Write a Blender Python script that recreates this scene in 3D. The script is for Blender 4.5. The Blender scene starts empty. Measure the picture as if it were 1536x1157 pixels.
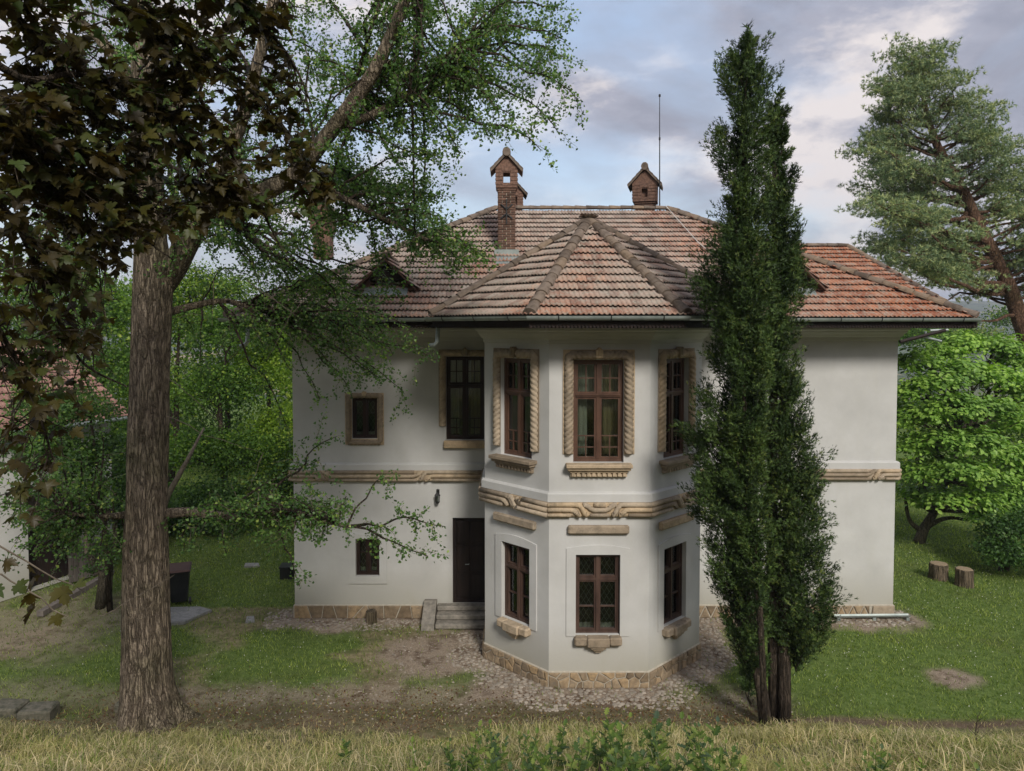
import bpy, math, random
import numpy as np
from mathutils import Vector, Matrix

sc = bpy.context.scene
COL = sc.collection
rng = np.random.default_rng(7)
random.seed(7)
R = math.radians

# ------------------------------------------------------------------ camera
CAMZ = 7.6
PITCH = 0.0367
FPX = 1100.0
cam_d = bpy.data.cameras.new('camera')
cam_d.sensor_width = 36.0
cam_d.lens = FPX / 1536 * 36.0
cam_d.shift_y = -(578.5 - 530.4) / 1536
cam_d.clip_start = 0.05
cam_d.clip_end = 8000
cam = bpy.data.objects.new('camera', cam_d)
cam.location = (0, 0, CAMZ)
cam.rotation_euler = (math.pi / 2 - PITCH, 0, 0)
COL.objects.link(cam)
sc.camera = cam

# ------------------------------------------------------------------ light
SUN_EL, SUN_AZ = R(36), R(162)      # azimuth clockwise from +Y
world = bpy.data.worlds.new('World')
sc.world = world
world.use_nodes = True
wt = world.node_tree
wt.nodes.clear()
def wn(t, **kw):
    n = wt.nodes.new(t)
    for k, v in kw.items():
        setattr(n, k, v)
    return n
w_out = wn('ShaderNodeOutputWorld'); w_bg = wn('ShaderNodeBackground')
w_bg.inputs[1].default_value = 0.078
sky = wn('ShaderNodeTexSky', sky_type='NISHITA', sun_disc=False)
sky.sun_elevation = SUN_EL; sky.sun_rotation = SUN_AZ
sky.air_density = 1.2; sky.dust_density = 1.5; sky.ozone_density = 1.5
tc = wn('ShaderNodeTexCoord')
mp = wn('ShaderNodeMapping'); mp.inputs['Scale'].default_value = (1.0, 1.0, 2.3)
mp.inputs['Location'].default_value = (3.4, 1.3, 0.35)
wt.links.new(tc.outputs['Generated'], mp.inputs[0])
n1 = wn('ShaderNodeTexNoise'); n1.inputs['Scale'].default_value = 2.5; n1.inputs['Detail'].default_value = 9
n1.inputs['Roughness'].default_value = 0.56; n1.inputs['Distortion'].default_value = 0.35
n2 = wn('ShaderNodeTexNoise'); n2.inputs['Scale'].default_value = 5.2; n2.inputs['Detail'].default_value = 8
n2.inputs['Roughness'].default_value = 0.6
wt.links.new(mp.outputs[0], n1.inputs[0]); wt.links.new(mp.outputs[0], n2.inputs[0])
cov = wn('ShaderNodeValToRGB'); cov.color_ramp.elements[0].position = 0.31; cov.color_ramp.elements[1].position = 0.54
wt.links.new(n1.outputs[0], cov.inputs[0])
ccol = wn('ShaderNodeValToRGB')
e = ccol.color_ramp.elements
e[0].position = 0.37; e[0].color = (2.9, 3.05, 3.8, 1)
e[1].position = 0.60; e[1].color = (7.6, 7.0, 6.9, 1)
m_ = e.new(0.48); m_.color = (3.7, 3.8, 4.6, 1)
wt.links.new(n2.outputs[0], ccol.inputs[0])
cmix = wn('ShaderNodeMixRGB')
skb = wn('ShaderNodeMixRGB', blend_type='ADD'); skb.inputs[0].default_value = 1.0
skb.inputs[2].default_value = (2.0, 2.3, 2.9, 1)
wt.links.new(sky.outputs[0], skb.inputs[1])
wt.links.new(cov.outputs[0], cmix.inputs[0]); wt.links.new(skb.outputs[0], cmix.inputs[1])
wt.links.new(ccol.outputs[0], cmix.inputs[2]); wt.links.new(cmix.outputs[0], w_bg.inputs[0])
wt.links.new(w_bg.outputs[0], w_out.inputs[0])

sun_d = bpy.data.lights.new('sun', 'SUN')
sun_d.energy = 2.0; sun_d.angle = R(13); sun_d.color = (1.0, 0.945, 0.86)
sun = bpy.data.objects.new('sun', sun_d)
sdir = Vector((math.sin(SUN_AZ) * math.cos(SUN_EL), math.cos(SUN_AZ) * math.cos(SUN_EL), math.sin(SUN_EL)))
sun.rotation_euler = (-sdir).to_track_quat('-Z', 'Y').to_euler()
sun.location = (0, 0, 60)
COL.objects.link(sun)
sc.view_settings.view_transform = 'Standard'
sc.view_settings.look = 'None'
sc.view_settings.exposure = 0.63
sc.view_settings.gamma = 1.0
sc.view_settings.use_curve_mapping = False
try:
    sc.cycles.max_bounces = 8; sc.cycles.transparent_max_bounces = 16
    sc.cycles.diffuse_bounces = 3; sc.cycles.glossy_bounces = 3; sc.cycles.transmission_bounces = 4
    sc.cycles.use_denoising = True
    sc.cycles.sample_clamp_indirect = 6
except Exception:
    pass

# ------------------------------------------------------------------ helpers
def at(px, py, Y):
    """world point at depth Y seen at a photograph pixel"""
    u = (px - 768) / FPX; v = (530.4 - py) / FPX
    dy = math.cos(PITCH) + v * math.sin(PITCH)
    dz = v * math.cos(PITCH) - math.sin(PITCH)
    t = Y / dy
    return Vector((u * t, Y, CAMZ + dz * t))

def on_ground(px, py, z=0.0):
    v = (530.4 - py) / FPX
    dy = math.cos(PITCH) + v * math.sin(PITCH)
    dz = v * math.cos(PITCH) - math.sin(PITCH)
    t = (z - CAMZ) / dz
    return Vector(((px - 768) / FPX * t, dy * t, z))

_tab = np.random.default_rng(3).random((256, 256))
def vn(x, y, s=1.0, o=0):
    x = np.asarray(x, float) / s + 17.3 * o + 1000; y = np.asarray(y, float) / s + 9.1 * o + 1000
    xi = np.floor(x).astype(int); yi = np.floor(y).astype(int)
    fx = x - xi; fy = y - yi
    fx = fx * fx * (3 - 2 * fx); fy = fy * fy * (3 - 2 * fy)
    g = lambda a, b: _tab[a % 256, b % 256]
    return (g(xi, yi) * (1 - fx) + g(xi + 1, yi) * fx) * (1 - fy) + (g(xi, yi + 1) * (1 - fx) + g(xi + 1, yi + 1) * fx) * fy
def fbm(x, y, s=1.0, o=0):
    return (vn(x, y, s, o) * .5 + vn(x, y, s / 2.1, o + 1) * .27 + vn(x, y, s / 4.3, o + 2) * .15 + vn(x, y, s / 9, o + 3) * .08)
def sstep(a, b, x):
    t = np.clip((x - a) / (b - a), 0, 1)
    return t * t * (3 - 2 * t)

WM = {}   # world matrix of every object made here
def _tag(o, label=None, cat=None, group=None, kind=None):
    if label: o['label'] = label
    if cat: o['category'] = cat
    if group: o['group'] = group
    if kind: o['kind'] = kind
    return o
def link(o, parent, M):
    COL.objects.link(o)
    if parent is not None:
        o.parent = parent
        o.matrix_basis = WM[parent.name].inverted() @ M
    else:
        o.matrix_basis = M
    WM[o.name] = M.copy()
    return o
def empty(name, loc, rz=0, label=None, cat=None, group=None, kind=None):
    o = bpy.data.objects.new(name, None)
    o.empty_display_size = 0.3
    link(o, None, Matrix.Translation(loc) @ Matrix.Rotation(rz, 4, 'Z'))
    return _tag(o, label, cat, group, kind)

def mesh_np(name, V, F, mat, rnd=None, smooth=False):
    me = bpy.data.meshes.new(name)
    V = np.asarray(V, np.float32).reshape(-1, 3)
    if isinstance(F, np.ndarray):
        m, k = F.shape
        me.vertices.add(len(V)); me.vertices.foreach_set('co', V.ravel())
        me.loops.add(m * k); me.loops.foreach_set('vertex_index', F.astype(np.int32).ravel())
        me.polygons.add(m)
        me.polygons.foreach_set('loop_start', (np.arange(m) * k).astype(np.int32))
        me.update(calc_edges=True)
    else:
        me.from_pydata([tuple(map(float, v)) for v in V], [], [list(map(int, f)) for f in F])
        me.update()
    if rnd is not None:
        a = me.attributes.new('rnd', 'FLOAT', 'POINT')
        a.data.foreach_set('value', np.asarray(rnd, np.float32))
    if smooth:
        me.polygons.foreach_set('use_smooth', np.ones(len(me.polygons), bool))
    if mat is not None:
        for m in (mat if isinstance(mat, (list, tuple)) else [mat]):
            me.materials.append(m)
    return me

def mk(name, V, F, mat, parent=None, M=None, world=True, rnd=None, smooth=False, label=None, cat=None, group=None, kind=None):
    """mesh object. world=True: V are world coordinates, origin goes to the parent's base (or M)"""
    if M is None:
        M = WM[parent.name] if parent is not None else Matrix.Identity(4)
    V = np.asarray(V, float).reshape(-1, 3)
    if world:
        Mi = np.array(M.inverted())
        V = V @ Mi[:3, :3].T + Mi[:3, 3]
    me = mesh_np(name, V, F, mat, rnd, smooth)
    o = bpy.data.objects.new(name, me)
    link(o, parent, M)
    return _tag(o, label, cat, group, kind)

def inst(name, me, parent, M, **kw):
    o = bpy.data.objects.new(name, me)
    link(o, parent, M)
    return _tag(o, **kw)

class MB:
    def __init__(s): s.v = []; s.f = []; s.sm = []
    def add(s, V, F):
        n = len(s.v); s.v += [tuple(p) for p in V]; s.f += [[i + n for i in f] for f in F]; return s
    def box(s, x0, x1, y0, y1, z0, z1, M=None):
        V = [(x, y, z) for z in (z0, z1) for y in (y0, y1) for x in (x0, x1)]
        if M is not None: V = [tuple(M @ Vector(p)) for p in V]
        return s.add(V, [(0, 2, 3, 1), (4, 5, 7, 6), (0, 1, 5, 4), (2, 6, 7, 3), (0, 4, 6, 2), (1, 3, 7, 5)])
    def bev(s, x0, x1, y0, y1, z0, z1, b=0.01, M=None):
        """box with chamfered edges"""
        xs = (x0, x1); ys = (y0, y1); zs = (z0, z1); V = []; idx = {}
        for i in (0, 1):
            for j in (0, 1):
                for k in (0, 1):
                    sx = b * (1 - 2 * i); sy = b * (1 - 2 * j); sz = b * (1 - 2 * k)
                    for a, d in enumerate(((0, sy, sz), (sx, 0, sz), (sx, sy, 0))):
                        idx[(i, j, k, a)] = len(V); V.append((xs[i] + d[0], ys[j] + d[1], zs[k] + d[2]))
        F = []
        g = lambda i, j, k, a: idx[(i, j, k, a)]
        for i in (0, 1): F.append([g(i, 0, 0, 0), g(i, 1, 0, 0), g(i, 1, 1, 0), g(i, 0, 1, 0)][:: (1 if i else -1)])
        for j in (0, 1): F.append([g(0, j, 0, 1), g(0, j, 1, 1), g(1, j, 1, 1), g(1, j, 0, 1)][:: (1 if j else -1)])
        for k in (0, 1): F.append([g(0, 0, k, 2), g(1, 0, k, 2), g(1, 1, k, 2), g(0, 1, k, 2)][:: (1 if k else -1)])
        for i in (0, 1):
            for j in (0, 1): F.append([g(i, j, 0, 0), g(i, j, 1, 0), g(i, j, 1, 1), g(i, j, 0, 1)])
            for k in (0, 1): F.append([g(i, 0, k, 0), g(i, 1, k, 0), g(i, 1, k, 2), g(i, 0, k, 2)])
        for j in (0, 1):
            for k in (0, 1): F.append([g(0, j, k, 1), g(1, j, k, 1), g(1, j, k, 2), g(0, j, k, 2)])
        for i in (0, 1):
            for j in (0, 1):
                for k in (0, 1): F.append([g(i, j, k, 0), g(i, j, k, 1), g(i, j, k, 2)])
        if M is not None: V = [tuple(M @ Vector(p)) for p in V]
        return s.add(V, F)
    def tube(s, pts, rad, n=8, cap=True, warp=None):
        pts = [Vector(p) for p in pts]
        if not hasattr(rad, '__len__'): rad = [rad] * len(pts)
        V = []; F = []
        t0 = (pts[1] - pts[0]).normalized()
        ref = Vector((0, 0, 1)) if abs(t0.z) < .9 else Vector((1, 0, 0))
        u = t0.cross(ref).normalized()
        for i, p in enumerate(pts):
            t = (pts[min(i + 1, len(pts) - 1)] - pts[max(i - 1, 0)])
            if t.length < 1e-9: t = t0
            t = t.normalized()
            u = (u - t * u.dot(t))
            u = u.normalized() if u.length > 1e-6 else t.orthogonal().normalized()
            w = t.cross(u)
            for k in range(n):
                a = 2 * math.pi * k / n
                r = rad[i] * (warp(i, a, p) if warp else 1)
                V.append(p + u * (r * math.cos(a)) + w * (r * math.sin(a)))
        for i in range(len(pts) - 1):
            for k in range(n):
                k2 = (k + 1) % n
                F.append((i * n + k, i * n + k2, (i + 1) * n + k2, (i + 1) * n + k))
        if cap:
            F.append(tuple(range(n))[::-1]); F.append(tuple((len(pts) - 1) * n + k for k in range(n)))
        return s.add(V, F)
    def prism(s, poly, h0, h1, M=None):
        """poly: list of (x,y) ccw, extruded in z"""
        n = len(poly)
        V = [(x, y, h0) for x, y in poly] + [(x, y, h1) for x, y in poly]
        F = [tuple(range(n))[::-1], tuple(range(n, 2 * n))] + [(i, (i + 1) % n, n + (i + 1) % n, n + i) for i in range(n)]
        if M is not None: V = [tuple(M @ Vector(p)) for p in V]
        return s.add(V, F)
    def lathe(s, prof, c=(0, 0, 0), n=16, wob=None):
        V = []; F = []
        for i, (r, z) in enumerate(prof):
            for k in range(n):
                a = 2 * math.pi * k / n
                q = r * (wob(i, a) if wob else 1)
                V.append((c[0] + q * math.cos(a), c[1] + q * math.sin(a), c[2] + z))
        for i in range(len(prof) - 1):
            for k in range(n):
                k2 = (k + 1) % n
                F.append((i * n + k, i * n + k2, (i + 1) * n + k2, (i + 1) * n + k))
        F.append(tuple(range(n))[::-1]); F.append(tuple((len(prof) - 1) * n + k for k in range(n)))
        return s.add(V, F)
    def build(s, name, mat, parent=None, **kw):
        return mk(name, s.v, s.f, mat, parent, **kw)

def sweep(path, prof, closed=False):
    """sweep (out, z) profile along plan path; out is to the right of travel reversed = outward normal on the right"""
    P = [Vector((p[0], p[1])) for p in path]; n = len(P); V = []; F = []
    for i in range(n):
        def nrm(a, b):
            d = (P[b] - P[a]).normalized(); return Vector((d.y, -d.x))
        if closed or 0 < i < n - 1:
            a = nrm((i - 1) % n, i); b = nrm(i, (i + 1) % n)
            m = (a + b).normalized(); m = m / max(.3, m.dot(a))
        elif i == 0: m = nrm(0, 1)
        else: m = nrm(n - 2, n - 1)
        for o, z in prof:
            q = P[i] + m * o; V.append((q.x, q.y, z))
    k = len(prof); N = n if closed else n - 1
    for i in range(N):
        j = (i + 1) % n
        for c in range(k - 1):
            F.append((i * k + c, j * k + c, j * k + c + 1, i * k + c + 1))
    if not closed:
        F.append(tuple(range(k))); F.append(tuple((n - 1) * k + c for c in range(k))[::-1])
    return V, F

# ------------------------------------------------------------------ materials
def new_mat(name):
    m = bpy.data.materials.new(name); m.use_nodes = True
    nt = m.node_tree; nt.nodes.clear()
    return m, nt
def N(nt, t, ins=None, **kw):
    n = nt.nodes.new(t)
    for k, v in kw.items(): setattr(n, k, v)
    for k, v in (ins or {}).items():
        if hasattr(v, 'links') or isinstance(v, bpy.types.NodeSocket): nt.links.new(v, n.inputs[k])
        else: n.inputs[k].default_value = v
    return n
def c4(c): return (c[0], c[1], c[2], 1)
def ramp(nt, fac, stops):
    r = N(nt, 'ShaderNodeValToRGB', {0: fac})
    el = r.color_ramp.elements
    el[0].position = stops[0][0]; el[0].color = c4(stops[0][1])
    el[1].position = stops[-1][0]; el[1].color = c4(stops[-1][1])
    for p, c in stops[1:-1]:
        q = el.new(p); q.color = c4(c)
    return r.outputs[0]
def noise(nt, scale, detail=5, rough=.55, vec=None, dist=0.0, coord='Object'):
    if vec is None: vec = N(nt, 'ShaderNodeTexCoord').outputs[coord]
    return N(nt, 'ShaderNodeTexNoise', {'Vector': vec, 'Scale': scale, 'Detail': detail, 'Roughness': rough, 'Distortion': dist})
def mapped(nt, sx, sy, sz, coord='Object'):
    return N(nt, 'ShaderNodeMapping', {0: N(nt, 'ShaderNodeTexCoord').outputs[coord], 'Scale': (sx, sy, sz)}).outputs[0]
def mix(nt, a, b, fac, mode='MIX'):
    n = N(nt, 'ShaderNodeMixRGB', blend_type=mode)
    for k, v in ((0, fac), (1, a), (2, b)):
        if isinstance(v, bpy.types.NodeSocket): nt.links.new(v, n.inputs[k])
        else: n.inputs[k].default_value = v if k == 0 else c4(v)
    return n.outputs[0]
def finish(nt, col, rough=.8, bump=None, bs=.3, bd=.01, spec=.3, metal=0.0):
    p = N(nt, 'ShaderNodeBsdfPrincipled')
    if isinstance(col, bpy.types.NodeSocket): nt.links.new(col, p.inputs['Base Color'])
    else: p.inputs['Base Color'].default_value = c4(col)
    if isinstance(rough, bpy.types.NodeSocket): nt.links.new(rough, p.inputs['Roughness'])
    else: p.inputs['Roughness'].default_value = rough
    p.inputs['Specular IOR Level'].default_value = spec
    p.inputs['Metallic'].default_value = metal
    if bump is not None:
        b = N(nt, 'ShaderNodeBump', {'Height': bump, 'Strength': bs, 'Distance': bd})
        nt.links.new(b.outputs[0], p.inputs['Normal'])
    N(nt, 'ShaderNodeOutputMaterial', {0: p.outputs[0]})
def rndval(nt):
    """per-piece random value: attribute for joined meshes plus the object's own random"""
    a = N(nt, 'ShaderNodeAttribute', attribute_name='rnd').outputs['Fac']
    o = N(nt, 'ShaderNodeObjectInfo').outputs['Random']
    s = N(nt, 'ShaderNodeMath', {0: a, 1: o}, operation='ADD').outputs[0]
    return N(nt, 'ShaderNodeMath', {0: s}, operation='FRACT').outputs[0]
WORLDPOS = lambda nt: N(nt, 'ShaderNodeNewGeometry').outputs['Position']

def mat_plaster():
    m, nt = new_mat('lime_plaster'); P = WORLDPOS(nt)
    a = noise(nt, .8, 6, .6, P).outputs[0]; b = noise(nt, 14, 5, .65, P).outputs[0]
    mpv = N(nt, 'ShaderNodeMapping', {0: P, 'Scale': (5, 5, .5)}).outputs[0]
    st = noise(nt, 1.2, 5, .6, mpv).outputs[0]
    c = ramp(nt, a, [(.3, (.47, .467, .452)), (.7, (.6, .597, .582))])
    c = mix(nt, c, (.5, .5, .46), ramp(nt, noise(nt, 3.5, 9, .75, P).outputs[0], [(.53, (0, 0, 0)), (.7, (.4, .4, .4))]))
    c = mix(nt, c, (.52, .51, .46), ramp(nt, st, [(.5, (0, 0, 0)), (.85, (.32, .32, .32))]))
    # damp and splash stains close to the ground
    z = N(nt, 'ShaderNodeSeparateXYZ', {0: P}).outputs[2]
    zz = N(nt, 'ShaderNodeMapRange', {0: z, 1: .3, 2: 1.35, 3: 1.25, 4: 0.0}).outputs[0]
    zm = N(nt, 'ShaderNodeMath', {0: zz, 1: a}, operation='MULTIPLY').outputs[0]
    c = mix(nt, c, (.33, .31, .24), zm)
    cr = N(nt, 'ShaderNodeTexVoronoi', {'Vector': N(nt, 'ShaderNodeVectorMath', {0: P, 1: noise(nt, 2.0, 4, .6, P).outputs[1]}, operation='ADD').outputs[0], 'Scale': .55}, feature='DISTANCE_TO_EDGE').outputs[0]
    crm = ramp(nt, cr, [(.0, (.16, .16, .16)), (.004, (0, 0, 0))])
    c = mix(nt, c, (.55, .53, .48), crm)
    finish(nt, c, .9, b, .35, .006, .15)
    return m
def mat_stone(name='sandstone', c0=(.33, .28, .215), c1=(.57, .495, .395), sc_=5):
    m, nt = new_mat(name); P = WORLDPOS(nt)
    r = rndval(nt)
    a = noise(nt, sc_, 7, .65, P).outputs[0]; b = noise(nt, 40, 4, .7, P).outputs[0]
    c = ramp(nt, a, [(.28, c0), (.72, c1)])
    c = mix(nt, c, ramp(nt, r, [(0, (.55, .5, .45)), (.5, (.95, .9, .85)), (1, (1.15, 1.0, .8))]), 1.0, 'MULTIPLY')
    c = mix(nt, c, (.13, .12, .1), ramp(nt, noise(nt, 6, 9, .75, P).outputs[0], [(.5, (0, 0, 0)), (.68, (.62, .62, .62))]))
    finish(nt, c, .92, b, .6, .008, .15)
    return m
def mat_tile():
    m, nt = new_mat('clay_tile'); P = WORLDPOS(nt); r = rndval(nt)
    base = ramp(nt, r, [(0, (.25, .18, .15)), (.3, (.36, .27, .225)), (.6, (.44, .34, .285)), (.85, (.39, .315, .27)), (1, (.5, .34, .265))])
    big = noise(nt, .32, 4, .6, P).outputs[0]
    x = N(nt, 'ShaderNodeSeparateXYZ', {0: P}).outputs[0]
    xr = N(nt, 'ShaderNodeMapRange', {0: x, 1: 5.0, 2: 8.5, 3: 0.0, 4: .85}).outputs[0]
    om = N(nt, 'ShaderNodeMath', {0: ramp(nt, big, [(.5, (0, 0, 0)), (.66, (.7, .7, .7))]), 1: xr}, operation='ADD', use_clamp=True).outputs[0]
    c = mix(nt, base, ramp(nt, r, [(0, (.28, .1, .055)), (1, (.46, .19, .1))]), om)
    g = noise(nt, 7, 8, .7, P).outputs[0]
    c = mix(nt, c, (.36, .34, .29), ramp(nt, g, [(.47, (0, 0, 0)), (.6, (.7, .7, .7))]))
    g2 = noise(nt, 16, 6, .75, P).outputs[0]
    c = mix(nt, c, (.045, .04, .03), ramp(nt, g2, [(.52, (0, 0, 0)), (.72, (.75, .75, .75))]))
    finish(nt, c, .88, noise(nt, 60, 3, .7, P).outputs[0], .4, .004, .2)
    return m
def mat_simple(name, c0, c1, scale=8, rough=.7, bs=.2, stretch=None, metal=0.0, spec=.3, var=0.0, bd=.004, detail=5):
    m, nt = new_mat(name); P = WORLDPOS(nt)
    v = N(nt, 'ShaderNodeMapping', {0: P, 'Scale': stretch}).outputs[0] if stretch else P
    a = noise(nt, scale, detail, .62, v).outputs[0]
    c = ramp(nt, a, [(.3, c0), (.7, c1)])
    if var:
        r = rndval(nt)
        c = mix(nt, c, ramp(nt, r, [(0, (1 - var,) * 3), (1, (1 + var,) * 3)]), 1.0, 'MULTIPLY')
    finish(nt, c, rough, a, bs, bd, spec, metal)
    return m
def mat_leaf(name, stops, trans=.35, rough=.5, spec=.35, patch=.8, tmul=(1.1, 1.25, .45)):
    m, nt = new_mat(name); P = WORLDPOS(nt)
    r = rndval(nt)
    c = ramp(nt, r, stops)
    pn = noise(nt, patch, 3, .5, P).outputs[0]
    c = mix(nt, c, ramp(nt, pn, [(.3, (.72, .76, .8)), (.7, (1.25, 1.2, 1.0))]), 1.0, 'MULTIPLY')
    p = N(nt, 'ShaderNodeBsdfPrincipled', {'Base Color': c, 'Roughness': rough, 'Specular IOR Level': spec})
    t = N(nt, 'ShaderNodeBsdfTranslucent', {'Color': mix(nt, c, tmul, 1.0, 'MULTIPLY')})
    s = N(nt, 'ShaderNodeMixShader', {0: trans, 1: p.outputs[0], 2: t.outputs[0]})
    N(nt, 'ShaderNodeOutputMaterial', {0: s.outputs[0]})
    return m
def mat_bark(name, c0, c1, sc_=5.0, zs=.16, bs=1.0, bd=.05):
    m, nt = new_mat(name); P = WORLDPOS(nt)
    v = N(nt, 'ShaderNodeMapping', {0: P, 'Scale': (1, 1, zs)}).outputs[0]
    d = noise(nt, 3, 3, .5, P)
    v2 = N(nt, 'ShaderNodeVectorMath', {0: v, 1: N(nt, 'ShaderNodeVectorMath', {0: d.outputs[1], 'Scale': .05}, operation='SCALE').outputs[0]}, operation='ADD').outputs[0]
    n1_ = noise(nt, sc_ * 1.5, 3, .5, v2).outputs[0]; n2_ = noise(nt, sc_ * 3.4, 4, .55, v2).outputs[0]
    rd = lambda q: N(nt, 'ShaderNodeMath', {0: N(nt, 'ShaderNodeMath', {0: q, 1: .5}, operation='SUBTRACT').outputs[0]}, operation='ABSOLUTE').outputs[0]
    a = noise(nt, sc_ * 5, 6, .7, P).outputs[0]
    r1 = ramp(nt, rd(n1_), [(0, (0, 0, 0)), (.07, (1, 1, 1))]); r2 = ramp(nt, rd(n2_), [(0, (.25, .25, .25)), (.08, (1, 1, 1))])
    h = N(nt, 'ShaderNodeMath', {0: N(nt, 'ShaderNodeMath', {0: r1, 1: r2}, operation='MULTIPLY').outputs[0], 1: N(nt, 'ShaderNodeMath', {0: a, 1: .9}, operation='MULTIPLY').outputs[0]}, operation='ADD').outputs[0]
    c = ramp(nt, N(nt, 'ShaderNodeMath', {0: h, 1: .55}, operation='MULTIPLY').outputs[0], [(.2, c0), (.75, c1)])
    c = mix(nt, c, (.55, .6, .5), ramp(nt, noise(nt, .9, 5, .65, P).outputs[0], [(.42, (0, 0, 0)), (.66, (.9, .9, .9))]), 'MULTIPLY')
    finish(nt, c, .95, h, bs, bd, .1)
    return m
def mat_glass():
    m, nt = new_mat('window_glass')
    P = WORLDPOS(nt)
    bmp = N(nt, 'ShaderNodeBump', {'Height': noise(nt, 1.5, 2, .5, P).outputs[0], 'Strength': .15, 'Distance': .02})
    g = N(nt, 'ShaderNodeBsdfGlossy', {'Color': (.9, .95, .95, 1), 'Roughness': .02, 'Normal': bmp.outputs[0]})
    t = N(nt, 'ShaderNodeBsdfTransparent', {'Color': (.72, .76, .72, 1)})
    fr = N(nt, 'ShaderNodeFresnel', {'IOR': 1.5})
    f2 = N(nt, 'ShaderNodeMath', {0: fr.outputs[0], 1: 1.5}, operation='MULTIPLY', use_clamp=True)
    s = N(nt, 'ShaderNodeMixShader', {0: f2.outputs[0], 1: t.outputs[0], 2: g.outputs[0]})
    N(nt, 'ShaderNodeOutputMaterial', {0: s.outputs[0]})
    return m

M_PLA = mat_plaster()
M_STO = mat_stone()
M_PLI = mat_stone('plinth_stone', (.2, .16, .115), (.43, .35, .25), 8)
M_MOR = mat_simple('mortar', (.34, .3, .24), (.5, .46, .38), 12, .95, .5)
M_TIL = mat_tile()
M_RDG = mat_stone('weathered_ridge_clay', (.1, .085, .072), (.31, .255, .215), 6)
M_WOOD = mat_simple('brown_painted_wood', (.06, .03, .02), (.125, .065, .042), 6, .45, .15, (1, 1, .3), spec=.4)
M_WDK = mat_simple('dark_wood', (.012, .009, .008), (.035, .022, .018), 6, .6, .3, (1, 1, .2))
M_VAL = mat_simple('valance_wood', (.01, .007, .006), (.03, .017, .014), 10, .7, .2)
M_ZINC = mat_simple('zinc_gutter', (.2, .24, .23), (.36, .4, .38), 3, .45, .1, metal=.3, spec=.5)
M_GLA = mat_glass()
M_CUR = mat_simple('white_curtain', (.45, .44, .4), (.62, .6, .56), 6, .9, .2, (1, 1, .1))
M_DARKIN = mat_simple('room_shade_paint', (.035, .03, .025), (.06, .05, .04), 2, .9, .1)
M_IRON = mat_simple('black_iron', (.012, .012, .013), (.03, .03, .03), 20, .5, .2, spec=.5)
M_BRK = mat_simple('chimney_brick', (.07, .043, .032), (.2, .115, .082), 18, .9, .5, var=.35)
M_CON = mat_simple('grey_concrete', (.2, .2, .19), (.36, .35, .33), 9, .9, .5)
M_STEP = mat_simple('worn_step_stone', (.14, .13, .11), (.3, .27, .23), 9, .9, .5)
M_PEB = mat_simple('pebble', (.25, .215, .175), (.36, .315, .26), 6, .9, .4, var=.25)
M_BIN = mat_simple('black_plastic', (.012, .013, .014), (.022, .023, .025), 5, .4, .1)
# ------------------------------------------------------------------ ground
BX = [(-5.67, 18.9), (-.62, 18.9), (-.62, 16.6), (.774, 15.2), (2.87, 15.2), (4.3, 16.6), (4.3, 18.9), (9.95, 18.9)]
def dist_house(x, y):
    d = np.full(np.shape(x), 1e9)
    for (ax, ay), (bx, by) in zip(BX[:-1], BX[1:]):
        ux, uy = bx - ax, by - ay; L = ux * ux + uy * uy
        t = np.clip(((x - ax) * ux + (y - ay) * uy) / L, 0, 1)
        d = np.minimum(d, np.hypot(x - ax - t * ux, y - ay - t * uy))
    return d
def in_house(x, y):
    a = (x > -5.67) & (x < 9.95) & (y > 18.9)
    b = (x > -.62) & (x < 4.3) & (y > 16.6)
    c = (y > 15.2) & (y <= 16.6) & (x > -.62 + (16.6 - y)) & (x < 4.3 - (16.6 - y))
    return a | b | c
def H(x, y):
    x = np.asarray(x, float); y = np.asarray(y, float)
    e = 13.97 + (.22 * np.sin(x * .45) + .12 * np.sin(x * 1.3 + 1)) * (np.abs(x) < 30)
    t = (e - y)
    bank = np.where(t > 0, np.sqrt(t * t + .5) - .7 * 1.0, 0) * .502
    bank = np.where(y < 5, .502 * (np.sqrt((e - 5) ** 2 + .5) - .7) + .29 * (5 - y), bank)
    bank = np.where(y < -1, bank + .35 * (-1 - y), bank)
    bank = np.minimum(bank, 16 + .1 * np.abs(y))
    z = np.maximum(bank, 0) + (fbm(x, y, 2.5, 1) - .5) * .16 * (1 - sstep(2.5, .4, dist_house(x, y))) + (fbm(x, y, .6, 5) - .5) * .05
    z = z + np.where((y < 13.2), (fbm(x, y, 1.3, 9) - .5) * .22, 0)
    z = np.where(y > 45, z - 26 * sstep(45, 330, y), z)
    z = z + 88 * sstep(480, 1700, y) * (.75 + .5 * fbm(x, y, 700, 4))
    z = z + 26 * sstep(90, 400, np.abs(x)) * sstep(-200, 50, y) * (y < 400) * .2
    return z
def axis(lo, hi, a, b, st, g):
    m = list(np.arange(a, b, st)); s = st
    l = [];  p = a
    while p > lo: s *= g; p -= s; l.append(p)
    s = st; r = []; p = m[-1]
    while p < hi: s *= g; p += s; r.append(p)
    return np.array(l[::-1] + m + r)
gx = axis(-2600, 2600, -15, 16, .19, 1.11); gy = axis(-60, 3600, 3, 27, .17, 1.095)
GX, GY = np.meshgrid(gx, gy)
GZ = H(GX, GY)
nx, ny = len(gx), len(gy)
idx = np.arange(nx * ny).reshape(ny, nx)
GF = np.stack([idx[:-1, :-1], idx[:-1, 1:], idx[1:, 1:], idx[1:, :-1]], -1).reshape(-1, 4)

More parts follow.
